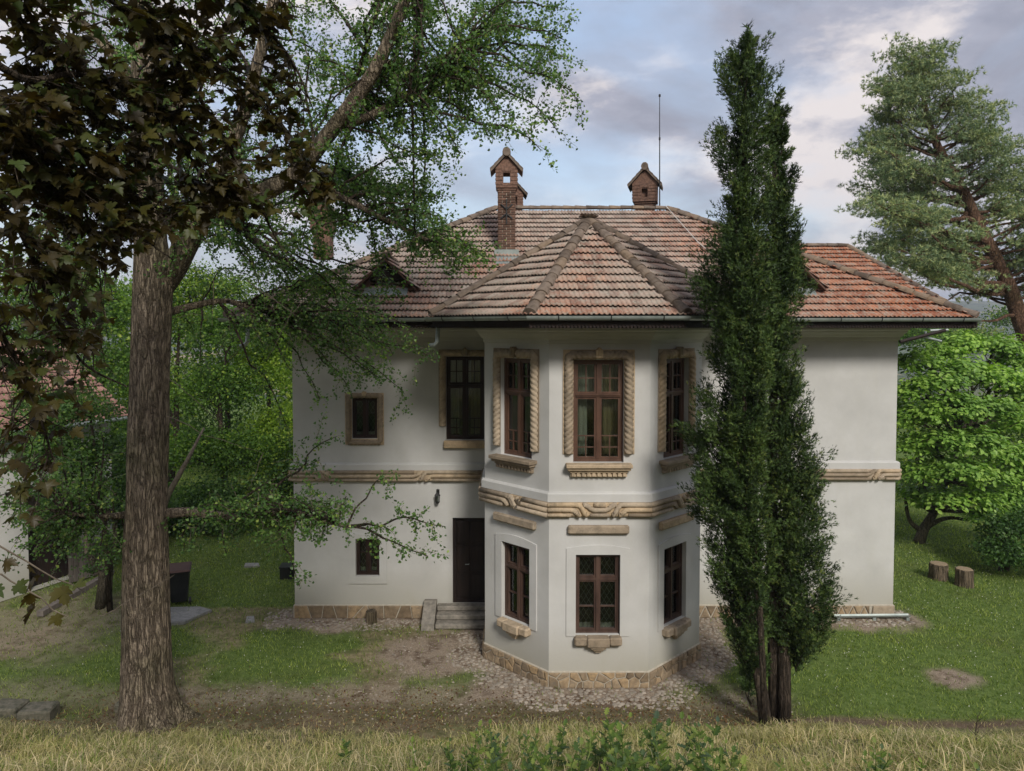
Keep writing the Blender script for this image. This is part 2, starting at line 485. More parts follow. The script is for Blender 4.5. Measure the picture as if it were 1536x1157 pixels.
def dirt_mask(x, y):
    """1 where bare earth / gravel shows"""
    d = dist_house(x, y)
    n = fbm(x, y, .9, 20)
    apron = sstep(.95, .5, d + (n - .5) * 1.2)
    patch = sstep(2.3, 1.0, np.hypot((x + 1.5) / 1.05, (y - 16.9) / .75) + (n - .5) * 2.2)
    patch2 = sstep(1.5, .7, np.hypot((x - .2) / 1.6, (y - 15.1) / .8) + (n - .5) * 1.5)
    lit = sstep(1.25, .35, np.abs(y - 14.3 + .2 * x * (x < 0) * .2) + (n - .5) * 1.2) * sstep(6.2, 4.8, x) * (.5 + .3 * (x > -8))
    spot = sstep(.55, .3, np.hypot((x - 9.6) / 1.3, y - 15.55) + (n - .5) * .4)
    left = .75 * sstep(2.0, 1.0, np.hypot((x + 12.2) / 1.6, (y - 18.6) / 1.6) + (n - .5) * 1.8) * .9
    edge = sstep(.22, .1, np.abs(y - 13.75)) * (x > 4.8)
    return np.clip(np.maximum.reduce([apron, patch, patch2, lit, spot, left, edge]), 0, 1)
def dry_mask(x, y):
    n = fbm(x, y, 2.2, 31)
    a = sstep(.5, .62, n) * (x < 1.5) * (y < 19.5) * .95
    b = sstep(14.2, 13.5, y + (vn(x, y, .7, 8) - .5) * .8)
    return np.clip(np.maximum(a * sstep(14, 14.6, y), b), 0, 1)
near = (GY < 60) & (np.abs(GX) < 60) & (GY > -30)
dm = np.where(near, dirt_mask(GX, GY), 0).ravel(); ym = np.where(near, dry_mask(GX, GY), 0).ravel()

def mat_ground():
    m, nt = new_mat('lawn_and_earth'); P = WORLDPOS(nt)
    a = noise(nt, .55, 6, .65, P).outputs[0]; b = noise(nt, 6, 8, .75, P).outputs[0]; f = noise(nt, 35, 5, .75, P).outputs[0]
    g = ramp(nt, b, [(.3, (.045, .08, .015)), (.5, (.11, .165, .04)), (.7, (.18, .24, .075))])
    g = mix(nt, g, (.11, .11, .045), ramp(nt, a, [(.5, (0, 0, 0)), (.72, (.5, .5, .5))]))
    dry = ramp(nt, b, [(.3, (.12, .1, .055)), (.5, (.25, .21, .12)), (.72, (.38, .33, .2))])
    dry = mix(nt, dry, (.06, .09, .02), ramp(nt, noise(nt, 1.7, 5, .6, P).outputs[0], [(.45, (0, 0, 0)), (.65, (.7, .7, .7))]))
    dirt = ramp(nt, f, [(.3, (.13, .105, .08)), (.5, (.25, .21, .17)), (.72, (.38, .33, .28))])
    dirt = mix(nt, dirt, (.07, .045, .032), ramp(nt, noise(nt, 2.4, 6, .7, P).outputs[0], [(.48, (0, 0, 0)), (.62, (.75, .75, .75))]))
    yy_ = N(nt, 'ShaderNodeSeparateXYZ', {0: P}).outputs[1]
    lf_ = N(nt, 'ShaderNodeMapRange', {0: yy_, 1: 14.25, 2: 14.75, 3: .85, 4: 0.0}).outputs[0]
    dirt = mix(nt, dirt, ramp(nt, b, [(.3, (.05, .035, .026)), (.7, (.15, .11, .08))]), lf_)
    dirt = mix(nt, dirt, (1.25, 1.18, 1.08), .8, 'MULTIPLY')
    md = N(nt, 'ShaderNodeAttribute', attribute_name='dirt').outputs['Fac']; my = N(nt, 'ShaderNodeAttribute', attribute_name='dry').outputs['Fac']
    c = mix(nt, g, dry, my); c = mix(nt, c, dirt, md)
    # far valley: fields and woods
    y = N(nt, 'ShaderNodeSeparateXYZ', {0: P}).outputs[1]
    farf = N(nt, 'ShaderNodeMapRange', {0: y, 1: 60.0, 2: 300.0}).outputs[0]
    vo = N(nt, 'ShaderNodeTexVoronoi', {'Vector': P, 'Scale': .011}).outputs['Color']
    fl = ramp(nt, N(nt, 'ShaderNodeSeparateXYZ', {0: vo}).outputs[0], [(.0, (.07, .1, .045)), (.35, (.1, .13, .06)), (.6, (.3, .24, .12)), (.8, (.06, .09, .05)), (1, (.22, .2, .1))])
    fl = mix(nt, fl, (.035, .055, .03), ramp(nt, noise(nt, .02, 8, .7, P).outputs[0], [(.47, (0, 0, 0)), (.55, (1, 1, 1))]))
    c = mix(nt, c, fl, farf)
    finish(nt, c, .95, N(nt, 'ShaderNodeMath', {0: f, 1: b}, operation='ADD').outputs[0], .8, .03, .1)
    return m
me = mesh_np('ground', np.stack([GX, GY, GZ], -1).reshape(-1, 3), GF, mat_ground(), smooth=True)
for nm, ar in (('dirt', dm), ('dry', ym)):
    at_ = me.attributes.new(nm, 'FLOAT', 'POINT'); at_.data.foreach_set('value', ar.astype(np.float32))
inst('ground', me, None, Matrix.Identity(4), kind='structure', label='mown lawn, bare earth and grassy bank')

# ---- grass (nobody could count it)
def blades(P, h, w, lean, seed, rnd, flat=False):
    """3-vert or 5-vert blades"""
    r = np.random.default_rng(seed); n = len(P)
    a = r.random(n) * 2 * np.pi; d = np.stack([np.cos(a), np.sin(a), np.zeros(n)], 1)
    b = r.random(n) * 2 * np.pi; l = np.stack([np.cos(b), np.sin(b), np.zeros(n)], 1) * (lean * h * (0.3 + r.random(n)))[:, None]
    up = np.array([0, 0, 1.0])
    base = P - up * .01
    mid = P + l * .35 + up * (h * .6)[:, None]
    tip = P + l * 1.0 + up * (h * (1 - .25 * lean))[:, None]
    ww = w[:, None] * .5
    V = np.stack([base - d * ww, base + d * ww, mid + d * ww * .75, mid - d * ww * .75, tip], 1).reshape(-1, 3)
    i = np.arange(n)[:, None] * 5
    T = np.concatenate([i + np.array([[0, 1, 2]]), i + np.array([[0, 2, 3]]), i + np.array([[3, 2, 4]])], 1).reshape(-1, 3)
    if flat:
        V = V.reshape(n, 5, 3)[:, [0, 1, 4]].reshape(-1, 3); return V, np.arange(n * 3).reshape(-1, 3), np.repeat(rnd, 3)
    return V, T, np.repeat(rnd, 5)
M_GR = mat_leaf('grass_blade', [(0, (.09, .14, .025)), (.45, (.23, .31, .075)), (.8, (.34, .42, .125)), (1, (.42, .46, .17))], .5, .55, .25, .7)
M_ST = mat_leaf('dry_grass_blade', [(0, (.12, .2, .035)), (.3, (.25, .29, .08)), (.55, (.46, .39, .22)), (1, (.75, .64, .42))], .35, .7, .15, 1.4, (1.1, 1.1, .7))
def lawn(n, x0, x1, y0, y1, seed, hh, wd):
    r = np.random.default_rng(seed)
    x = r.uniform(x0, x1, n); y = y0 * (y1 / y0) ** r.random(n)
    keep = ~in_house(x, y) & (np.abs(x) < .72 * y + 1.5)
    dirt = dirt_mask(x, y); dr = dry_mask(x, y)
    keep &= r.random(n) > dirt * .93
    keep &= r.random(n) > dr * .3
    tuft = fbm(x, y, .5, 44)
    keep &= r.random(n) < .35 + 1.6 * tuft
    x, y, tuft, dr = x[keep], y[keep], tuft[keep], dr[keep]
    n = len(x); z = H(x, y)
    h = hh * (.5 + .9 * r.random(n)) * (.5 + 1.1 * tuft) * (y / y0) ** .3
    rn = np.clip(r.random(n) * .75 + dr * .25, 0, .999)
    V, T, q = blades(np.stack([x, y, z], 1), h, 1.25 * wd * (y / y0) ** .8 * (.7 + .6 * r.random(n)), .7, seed + 1, rn, True)
    return V, T, q
V, T, q = lawn(270000, -22, 24, 13.9, 42, 5, .075, .013)
mk('lawn_grass', V, T, M_GR, rnd=q, kind='stuff', label='short green grass of the lawn round the villa')
_r = np.random.default_rng(9)
_x = _r.uniform(-13, 17, 2600); _y = _r.uniform(14.2, 30, 2600); _k = (~in_house(_x, _y)) & (dirt_mask(_x, _y) < .3) & (_r.random(2600) < -.2 + 2 * fbm(_x, _y, 1.8, 91)); _x, _y = _x[_k], _y[_k]
_n = len(_x); _z = H(_x, _y) + .055; _s = _r.uniform(.008, .015, _n)
_q = np.array([(-1, 0, -.4), (0, -1, -.4), (1, 0, -.4), (0, 1, -.4), (0, 0, .8)])
_V = _q[None] * _s[:, None, None] + np.stack([_x, _y, _z], 1)[:, None]
mk('clover_flowers', _V.reshape(-1, 3), (np.array([(0, 1, 4), (1, 2, 4), (2, 3, 4), (3, 0, 4)])[None] + (np.arange(_n) * 5)[:, None, None]).reshape(-1, 3), mat_simple('clover_white', (.5, .5, .42), (.7, .68, .6), 20, .8, .1), kind='stuff', label='tiny white clover heads scattered over the lawn')
def bank(n, seed):
    r = np.random.default_rng(seed)
    y = 4.0 + (14.0 - 4.0) * r.random(n) ** 1.15; x = r.uniform(-1, 1, n) * (.76 * y + .6)
    pat = fbm(x, y, 1.1, 61)
    bare = sstep(.75, .25, np.abs(y - 13.7)) * .7
    keep = (r.random(n) < -.25 + 2.3 * pat) & (r.random(n) > bare)
    x, y, pat = x[keep], y[keep], pat[keep]; n = len(x)
    h = (.04 + .2 * r.random(n) ** 3.4) * (.4 + 1.3 * pat)
    h = h * (.35 + .65 * sstep(13.95, 12.2, y + (fbm(x, y, 1.2, 83) - .5) * 2.0))
    g = fbm(x, y, .8, 70)
    dry = np.clip(-.16 + 1.0 * r.random(n) - (g - .5) * 3.2, 0, .999)
    return blades(np.stack([x, y, H(x, y)], 1), h, .0055 + .009 * r.random(n), 1.2, seed + 1, dry)
V, T, q = bank(185000, 11)
mk('meadow_grass', V, T, M_ST, rnd=q, kind='stuff', label='dry straw and green grass on the foreground bank')
# ------------------------------------------------------------------ villa
E = CAMZ
DW, DB = 18.9, 15.2
zW = lambda py: at(768, py, DW).z
zB = lambda py: at(768, py, DB).z
xW = lambda px, py=700: at(px, py, DW).x
villa = empty('villa', (2.14, 18.9, 0), 0, 'white two-storey villa with octagonal bay and hipped clay tile roof', 'house')
WTOP = E - .05
def seg(i):
    P = BXC
    a = Vector(P[i]); b = Vector(P[(i + 1) % len(P)]); return a, b
BXC = BX + [(9.95, 28.2), (-5.67, 28.2)]
def face_M(i, s, z):
    a, b = seg(i); d = (b - a).normalized()
    p = a + d * s
    return Matrix.Translation((p.x, p.y, z)) @ Matrix.Rotation(math.atan2(d.y, d.x), 4, 'Z')
holes = {k: [] for k in range(10)}
UZ0, UZ1 = zB(694), zB(540)         # tall first-floor windows
LZ0, LZ1 = zB(952), zB(832)
wins = []                            # (kind, seg, centre s, width, z0, z1)
fl = lambda i: (seg(i)[1] - seg(i)[0]).length
fcx = .5 * (at(860, 600, DB).x + at(936, 600, DB).x) - .774
wins.append(('tall', 3, fcx, 1.05, UZ0, UZ1))
wins.append(('tall', 2, 1.0, .95, UZ0, UZ1))
wins.append(('tall', 4, .98, .95, UZ0, UZ1))
wins.append(('tallmain', 0, xW(669) + .5 + 5.67, .98, zW(660), zW(535)))
wins.append(('low', 3, fcx, .93, LZ0, LZ1))
wins.append(('low', 2, 1.0, .86, LZ0, LZ1))
wins.append(('low', 4, .96, .86, LZ0, LZ1))
wins.append(('smallup', 0, xW(547.5) + 5.67, .66, zW(658), zW(597)))
wins.append(('smalllow', 0, xW(550.5) + 5.67, .62, zW(864), zW(808)))
for k, i, s, w, z0, z1 in wins: holes[i].append((s - w / 2, s + w / 2, z0, z1))
dX0, dX1 = xW(679, 850) + 5.67, 5.02
dZ0, dZ1 = zW(906), zW(777)
holes[0].append((dX0, dX1, dZ0, dZ1))
wb = MB()
REV = .2
for i in range(10):
    a, b = seg(i); L = (b - a).length; d = (b - a) / L; nrm = Vector((d.y, -d.x))
    xs = sorted({0.0, L} | {h[0] for h in holes[i]} | {h[1] for h in holes[i]})
    zs = sorted({.0, WTOP} | {h[2] for h in holes[i]} | {h[3] for h in holes[i]})
    P = lambda s, z, q=0.0: (a.x + d.x * s - nrm.x * q, a.y + d.y * s - nrm.y * q, z)
    for x0, x1 in zip(xs[:-1], xs[1:]):
        for z0, z1 in zip(zs[:-1], zs[1:]):
            cx, cz = (x0 + x1) / 2, (z0 + z1) / 2
            if any(h[0] < cx < h[1] and h[2] < cz < h[3] for h in holes[i]): continue
            wb.add([P(x0, z0), P(x1, z0), P(x1, z1), P(x0, z1)], [(0, 1, 2, 3)])
    for h in holes[i]:
        q = [(h[0], h[2]), (h[1], h[2]), (h[1], h[3]), (h[0], h[3])]
        for j in range(4):
            (s0, z0), (s1, z1) = q[j], q[(j + 1) % 4]
            wb.add([P(s0, z0), P(s1, z1), P(s1, z1, REV), P(s0, z0, REV)], [(0, 1, 2, 3)])
wall = wb.build('wall', M_PLA, villa)
# near-black panels behind the openings, room darkness put into their colour
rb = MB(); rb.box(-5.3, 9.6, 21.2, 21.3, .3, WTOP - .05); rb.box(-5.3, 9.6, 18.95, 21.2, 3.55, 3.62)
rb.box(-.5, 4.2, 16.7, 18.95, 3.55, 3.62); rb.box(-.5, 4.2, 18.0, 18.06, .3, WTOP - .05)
rb.build('room_shade_panel', M_DARKIN, villa)

# cornice, ledge
cor = [(0, -.36), (.03, -.345), (.035, -.27), (.075, -.25), (.1, -.2), (.15, -.15), (.16, -.11), (.21, -.08), (.21, -.03), (0, -.02)]
V, F = sweep(BXC, [(o, E + z + .0) for o, z in cor], True)
mk('cornice', V, F, M_PLA, villa, smooth=False)
def band(z_ledge0, z_ledge1, z0, z1, ids, motifs, nm='string_course'):
    pts = [BXC[k] for k in ids]
    V, F = sweep(pts, [(0, z_ledge0 - .002), (.075, z_ledge0 - .002), (.075, z_ledge1 - .03), (.045, z_ledge1), (0, z_ledge1 + .01)])
    mk('ledge', V, F, M_PLA, villa)
    zc = (z0 + z1) / 2; h = (z1 - z0)
    V, F = sweep(pts, [(0, z0 + .02), (.07, z0 + .02), (.085, z0 + .05), (.085, z1 - .03), (.07, z1 - .01), (0, z1 - .004)])
    sb = mk(nm, V, F, M_STO, villa)
    r = h * .165; t = h * .33
    for k in range(len(ids) - 1):
        a = Vector(BXC[ids[k]]); b = Vector(BXC[ids[k + 1]]); L = (b - a).length; d = (b - a) / L; n = Vector((d.y, -d.x))
        PT = lambda s, z, o=.095: (a.x + d.x * s + n.x * o, a.y + d.y * s + n.y * o, zc + z)
        def run(pp, nm2='moulding', rr=r):
            # rounded corners
            q = [Vector(p) for p in pp]; out = [q[0]]
            for j in range(1, len(q) - 1):
                for f in (.28, .14): out.append(q[j] + (q[j - 1] - q[j]).normalized() * min(f * .35, (q[j - 1] - q[j]).length * .45))
                for f in (.14, .28): out.append(q[j] + (q[j + 1] - q[j]).normalized() * min(f * .35, (q[j + 1] - q[j]).length * .45))
            out.append(q[-1])
            m = MB(); m.tube([PT(p.x, p.y, .095) for p in out], rr, 10)
            m.build(nm2, M_STO, sb, smooth=True)
        e0 = -.085 if k > 0 and k < len(ids) - 1 else 0
        mo = motifs.get(ids[k])
        x0, x1 = -.04, L + .04
        if mo == 'single':
            c = L * .5
            for sg in (-1, 1):
                xe = x0 if sg < 0 else x1; f = lambda u: c + sg * u; T = -sg * t
                run([(xe, T), (f(.15), T), (f(.09), T * .9), (f(-.02), -T * .9), (f(-.1), -T)])
                run([(xe, 0), (f(.26), 0), (f(.2), -T * .2), (f(.13), -T)])
                run([(xe, -T), (f(.3), -T)], rr=r * .85)
        elif mo is None:
            run([(x0, t), (x1, t)]); run([(x0, 0), (x1, 0)]); run([(x0, -t), (x1, -t)], rr=r * .8)
        else:
            c, g = mo
            for sgn in (-1, 1):
                xe = x0 if sgn < 0 else x1
                f = lambda u: c + sgn * (u + g)
                run([(xe, t), (f(.46), t), (f(.40), t * .9), (f(.31), -t * .9), (f(.26), -t)])
                run([(xe, 0), (f(.56), 0), (f(.51), -.02), (f(.45), -t), (f(.40), -t)])
                run([(xe, -t * 1.05), (f(.60), -t * 1.05)], rr=r * .7)
            run([(c - g - .35, t), (c - g - .26, t), (c - g - .17, -.005), (c + g + .17, -.005), (c + g + .26, t), (c + g + .35, t)])
            run([(c - g - .12, t), (c + g + .12, t)])
            run([(c - g - .2, -t * 1.05), (c + g + .2, -t * 1.05)], rr=r * .75)
band(zB(752), zB(738.5), zB(775), zB(752), [1, 2, 3, 4, 5, 6], {2: 'single', 3: (1.05, 0), 4: 'single'})
band(zW(705), zW(695), zW(722), zW(704.5), [9, 0, 1], {0: (xW(560) + 5.67, .95)})
band(zW(703), zW(692), zW(720), zW(702.5), [6, 7, 8], {6: (3.0, 1.75)})

# plinth with separate stones
PZ = .33
V, F = sweep(BXC, [(.03, -.3), (.03, PZ), (0, PZ + .015)], True)
plinth = mk('plinth', V, F, M_MOR, villa)
def clip(poly, p, n):
    out = []
    for i in range(len(poly)):
        a, b = poly[i], poly[(i + 1) % len(poly)]
        da = (a[0] - p[0]) * n[0] + (a[1] - p[1]) * n[1]; db = (b[0] - p[0]) * n[0] + (b[1] - p[1]) * n[1]
        if da <= 0: out.append(a)
        if (da < 0) != (db < 0) and abs(da - db) > 1e-12:
            t = da / (da - db); out.append((a[0] + (b[0] - a[0]) * t, a[1] + (b[1] - a[1]) * t))
    return out
def voronoi(w, h, sx, r, jit=.42):
    nx_ = max(1, round(w / sx)); ny_ = max(1, round(h / sx)); S = []
    for i in range(nx_):
        for j in range(ny_):
            S.append(((i + .5 + r.uniform(-jit, jit) + (.5 if j % 2 else 0) * .6) * w / nx_, (j + .5 + r.uniform(-jit, jit)) * h / ny_))
    cells = []
    for i, s in enumerate(S):
        poly = [(0, 0), (w, 0), (w, h), (0, h)]
        for j, t in enumerate(S):
            if i == j or abs(s[0] - t[0]) > sx * 3.5: continue
            m = ((s[0] + t[0]) / 2, (s[1] + t[1]) / 2); n = (t[0] - s[0], t[1] - s[1])
            poly = clip(poly, m, n)
            if len(poly) < 3: break
        if len(poly) >= 3: cells.append(poly)
    return cells
def inset(poly, g):
    cx = sum(p[0] for p in poly) / len(poly); cy = sum(p[1] for p in poly) / len(poly)
    q = poly
    n = len(poly); area = sum(poly[i][0] * poly[(i + 1) % n][1] - poly[(i + 1) % n][0] * poly[i][1] for i in range(n))
    for i in range(n):
        a, b = poly[i], poly[(i + 1) % n]; dx, dy = b[0] - a[0], b[1] - a[1]; L = math.hypot(dx, dy)
        if L < 1e-6: continue
        nn = (dy / L, -dx / L)
        if area < 0: nn = (-nn[0], -nn[1])
        q = clip(q, (a[0] - nn[0] * g, a[1] - nn[1] * g), nn)
        if len(q) < 3: return []
    return q
def stone(poly, M, parent, o0, o1, g=.012, mat=None, nm='stone'):
    p0 = inset(poly, g)
    if len(p0) < 3: return
    p1 = inset(p0, .018)
    if len(p1) != len(p0):
        cx = sum(p[0] for p in p0) / len(p0); cy = sum(p[1] for p in p0) / len(p0)
        p1 = [(cx + (p[0] - cx) * .8, cy + (p[1] - cy) * .8) for p in p0]
    n = len(p0)
    V = [(x, -o0, z) for x, z in p0] + [(x, -(o1 - .012), z) for x, z in p0] + [(x, -o1, z) for x, z in p1]
    V = [M @ Vector(v) for v in V]
    F = [(i, (i + 1) % n, n + (i + 1) % n, n + i) for i in range(n)] + [(n + i, n + (i + 1) % n, 2 * n + (i + 1) % n, 2 * n + i) for i in range(n)] + [tuple(range(2 * n, 3 * n))]
    c = sum((M @ Vector((x, -o0, z)) for x, z in p0), Vector()) / n
    mk(nm, V, F, mat or M_PLI, parent, M=Matrix.Translation(c))
rs = random.Random(5)
for i, sx, extra in ((3, .2, 0), (2, .2, 0), (4, .2, 0), (0, .3, 0), (5, .4, 0), (1, .4, 0), (6, .3, 0)):
    L = fl(i); a0, a1 = .0, L
    e = .03 * .414
    if i == 0: a1 = 3.72
    if i == 6:
        # zigzag of triangles and one big block at the corner
        n = 17; st = (L - .62) / n
        for k in range(n):
            s = k * st
            stone([(s, 0), (s + st, 0), (s + st / 2, PZ * .95)], face_M(i, 0, 0), plinth, .028, .055 + rs.random() * .015)
            stone([(s + st / 2, PZ), (s + st, .02), (s + st * 1.5, PZ)] if k < n - 1 else [(s + st / 2, PZ), (s + st, .02), (s + st, PZ)], face_M(i, 0, 0), plinth, .028, .05 + rs.random() * .015)
        stone([(L - .6, 0), (L + .02, 0), (L + .02, PZ), (L - .55, PZ)], face_M(i, 0, 0), plinth, .028, .075, mat=M_STO)
        continue
    cells = voronoi(a1 - a0 + 2 * e, PZ + .02, sx if i in (2, 3, 4) else sx * 1.15, rs, .4)
    for c in cells:
        stone([(x + a0 - e, z) for x, z in c], face_M(i, 0, -.015), plinth, .028, .05 + rs.random() * .02)

# ---------------------------------------------------------------- windows
def bars(mb, segs, y0, y1):
    for x0, x1, z0, z1 in segs: mb.box(x0, x1, y0, y1, z0, z1)
def frame_rect(mb, x0, x1, z0, z1, t, y0, y1):
    mb.box(x0, x0 + t, y0, y1, z0, z1); mb.box(x1 - t, x1, y0, y1, z0, z1)
    mb.box(x0 + t, x1 - t, y0, y1, z0, z0 + t); mb.box(x0 + t, x1 - t, y0, y1, z1 - t, z1)
def pane(parent, M, x0, x1, z0, z1, y=.165):
    me = mesh_np('pane', [(x0, y, z0), (x1, y, z0), (x1, y, z1), (x0, y, z1), (x0, y + .004, z0), (x1, y + .004, z0), (x1, y + .004, z1), (x0, y + .004, z1)],
                 [(0, 1, 2, 3), (7, 6, 5, 4), (0, 4, 5, 1), (1, 5, 6, 2), (2, 6, 7, 3), (3, 7, 4, 0)], M_GLA)
    inst('pane', me, parent, M)
def curtain(parent, M, x0, x1, z0, z1, y=.42, amp=.025, nm='curtain', mat=None):
    n = max(6, int((x1 - x0) / .018)); V = []; F = []
    for i in range(n + 1):
        x = x0 + (x1 - x0) * i / n; yy = y + amp * math.sin(x * 62 + x0 * 9) + amp * .5 * math.sin(x * 23)
        V += [(x, yy, z0), (x + .01 * math.sin(x * 9), yy * 1.0, z1)]
    F = [(2 * i, 2 * i + 2, 2 * i + 3, 2 * i + 1) for i in range(n)]
    mk(nm, V, F, mat or M_CUR, parent, M=M, world=False, smooth=True)
def rope(parent, M, w, h, zlow, r=.1, left=True, right=True):
    off = w / 2 + .002 + r; top = h + .002 + r; cr = .1
    def half(sg):
        pts = [(sg * off, zlow)]; z = zlow
        while z < top - cr: z += .015; pts.append((sg * off, min(z, top - cr)))
        for k in range(1, 7):
            a = k / 6 * math.pi / 2; pts.append((sg * (off - cr + cr * math.cos(a)), top - cr + cr * math.sin(a)))
        x = off - cr
        while x > .06: x -= .022; pts.append((sg * max(x, .06), top))
        return pts
    m = MB(); bk = MB()
    for sg in ((-1,) if left else ()) + ((1,) if right else ()):
        p = half(sg); s = [0]
        for a, b in zip(p[:-1], p[1:]): s.append(s[-1] + math.hypot(a[0] - b[0], a[1] - b[1]))
        m.tube([(x, -.015, z) for x, z in p], r, 14, True,
               warp=lambda i, a, P_, s=s, sg=sg: 1 - .33 * max(0, math.cos(3 * a * sg * (1) + s[i] * 2 * math.pi / .115)) ** 3)
        bk.box(min(sg * (off - r - .0), sg * (off + r + .02)), max(sg * (off - r - .0), sg * (off + r + .02)), -.022, .02, zlow - .01, top - .02)
        bk.box(min(0, sg * (off + r + .013)), max(0, sg * (off + r + .013)), -.02, .02, top - r * .8, top + r + .012)
    if not right: m.tube([(.06 + .015 * k, -.015, top) for k in range(int((w / 2 + .06) / .015))], r, 14, True, warp=lambda i, a, P_: 1 - .33 * max(0, math.cos(3 * a + i * .015 * 2 * math.pi / .115)) ** 3)
    su = m.build('surround', M_STO, parent, M=M, world=False, smooth=True)
    bk.bev(-.075, .075, -.15, .0, top - .07, top + r + .025, .02)
    bk.bev(-.035, .035, -.17, .0, top - .02, top + r + .055, .015)
    bk.build('keystone', M_STO, parent, M=M, world=False)
def sill_dentil(parent, M, w):
    m = MB(); W = w / 2 + .16
    m.bev(-W, W, -.24, .16, -.085, -.005, .012); m.bev(-W + .03, W - .03, -.19, 0.0, -.15, -.087, .02); m.bev(-W + .08, W - .08, -.13, 0, -.2, -.152, .012)
    n = 11
    for k in range(n):
        x = -W + .1 + (2 * W - .2) * (k + .5) / n; t = (2 * W - .2) / n * .3
        m.box(x - t, x + t, -.12, 0, -.27, -.202)
    m.box(-W + .1, W - .1, -.075, 0, -.285, -.202)
    m.build('sill', M_STO, parent, M=M, world=False)
def tall_window(i, s, w, z0, z1, wood, main=False):
    M = face_M(i, s, z0); h = z1 - z0; tz = h * .65
    m = MB(); X = w / 2
    frame_rect(m, -X, X, .0, h, .06, .11, .2)
    m.box(-.035, .035, .10, .198, .06, h - .06); m.box(-X + .06, X - .06, .095, .197, tz - .035, tz + .035)
    m.box(-X + .06, X - .06, .07, .11, tz + .0, tz + .025)
    win = m.build('window', wood, villa, M=M, world=False)
    for sg in (-1, 1):
        a, b = sorted((sg * .035, sg * (X - .06)))
        for (q0, q1, nm) in ((.06, tz - .035, 'casement'), (tz + .035, h - .06, 'top_light')):
            c = MB(); frame_rect(c, a + .002, b - .002, q0 + .002, q1 - .002, .04, .125, .185)
            ia, ib, ja, jb = a + .042, b - .042, q0 + .042, q1 - .042
            mid = (ia + ib) / 2
            if nm == 'top_light':
                zm = (ja + jb) / 2
                c.box(mid - .011, mid + .011, .135, .18, ja, jb); c.box(ia, mid - .011, .137, .178, zm - .011, zm + .011); c.box(mid + .011, ib, .137, .178, zm - .011, zm + .011)
                cells = [(ia, mid - .011), (mid + .011, ib)]; rows = [(ja, zm - .011), (zm + .011, jb)]
                cs = [(x, r_) for x in cells for r_ in rows]
            else:
                z1_, z2_ = q0 + (q1 - q0) * .185, q0 + (q1 - q0) * .37
                c.box(ia, ib, .137, .178, z2_ - .011, z2_ + .011)
                c.box(mid - .011, mid + .011, .135, .18, ja, z2_ - .011)
                c.box(ia, mid - .011, .137, .178, z1_ - .011, z1_ + .011); c.box(mid + .011, ib, .137, .178, z1_ - .011, z1_ + .011)
                cs = [((ia, mid - .011), (ja, z1_ - .011)), ((mid + .011, ib), (ja, z1_ - .011)), ((ia, mid - .011), (z1_ + .011, z2_ - .011)), ((mid + .011, ib), (z1_ + .011, z2_ - .011)), ((ia, ib), (z2_ + .011, jb))]
            c.build(nm, wood, win, M=M, world=False)
            for (u0, u1), (v0, v1) in cs: pane(win, M, u0, u1, v0, v1)
    curtain(win, M, -X + .02, -X + .02 + w * .3, .1, h * .98)
    curtain(win, M, X - .02 - w * .36, X - .03, .1, h * .98, mat=M_TAN)
    curtain(win, M, -X + .3 * w, X - .36 * w, tz + .05, h * .98, .43)
    if main:
        rope(win, M, w, h, h * .17, .085, True, False)
        mm = MB(); mm.bev(-X - .06, X + .04, -.14, .1, -.2, -.01, .02); mm.build('sill', M_STO, win, M=M, world=False)
    else:
        rope(win, M, w, h, h * .09)
        sill_dentil(win, M, w)
def lattice(parent, M, x0, x1, z0, z1, st=.11, y=.26):
    m = MB(); t = .0035
    def line(a, b):
        m.tube([(a[0], y, a[1]), (b[0], y, b[1])], t, 4)
    import itertools
    W, Hh = x1 - x0, z1 - z0
    for sg in (1, -1):
        k = -int(Hh / st) - 1
        while k * st < W + Hh:
            pts = []
            c = k * st
            for z in np.linspace(0, Hh, 25):
                x = c + z * .62 * 1 if sg > 0 else W - (c + z * .62)
                if 0 <= x <= W: pts.append((x0 + x, z0 + z))
            if len(pts) > 2: line(pts[0], pts[-1])
            k += 1
    m.build('grille', M_LACE, parent, M=M, world=False)
def low_window(i, s, w, z0, z1, wood, small=False):
    M = face_M(i, s, z0); h = z1 - z0; X = w / 2
    m = MB(); frame_rect(m, -X, X, 0, h, .05, .08, .2)
    tz = h * .68
    m.box(-.03, .03, .07, .198, .05, h - .05)
    if not small: m.box(-X + .05, X - .05, .075, .197, tz - .03, tz + .03)
    win = m.build('window', wood, villa, M=M, world=False)
    for sg in (-1, 1):
        a, b = sorted((sg * .03, sg * (X - .05)))
        for (q0, q1, nm) in (((.05, tz - .03, 'casement'), (tz + .03, h - .05, 'top_light')) if not small else ((.05, h - .05, 'casement'),)):
            c = MB(); frame_rect(c, a + .002, b - .002, q0 + .002, q1 - .002, .035, .1, .185)
            ia, ib, ja, jb = a + .037, b - .037, q0 + .037, q1 - .037
            if nm == 'casement' and not small:
                zm = ja + (jb - ja) * .47; c.box(ia, ib, .12, .178, zm - .013, zm + .013)
                cs = [(ja, zm - .013), (zm + .013, jb)]
            elif small:
                zm = ja + (jb - ja) * .62; c.box(ia, ib, .12, .178, zm - .01, zm + .01)
                cs = [(ja, zm - .01), (zm + .01, jb)]
            else: cs = [(ja, jb)]
            c.build(nm, wood, win, M=M, world=False)
            for v0, v1 in cs: pane(win, M, ia, ib, v0, v1)
    lattice(win, M, -X + .03, X - .03, .03, h - .03)
    curtain(win, M, -X + .02, X - .02, .02, .14, .3)
    return win, M, h, X
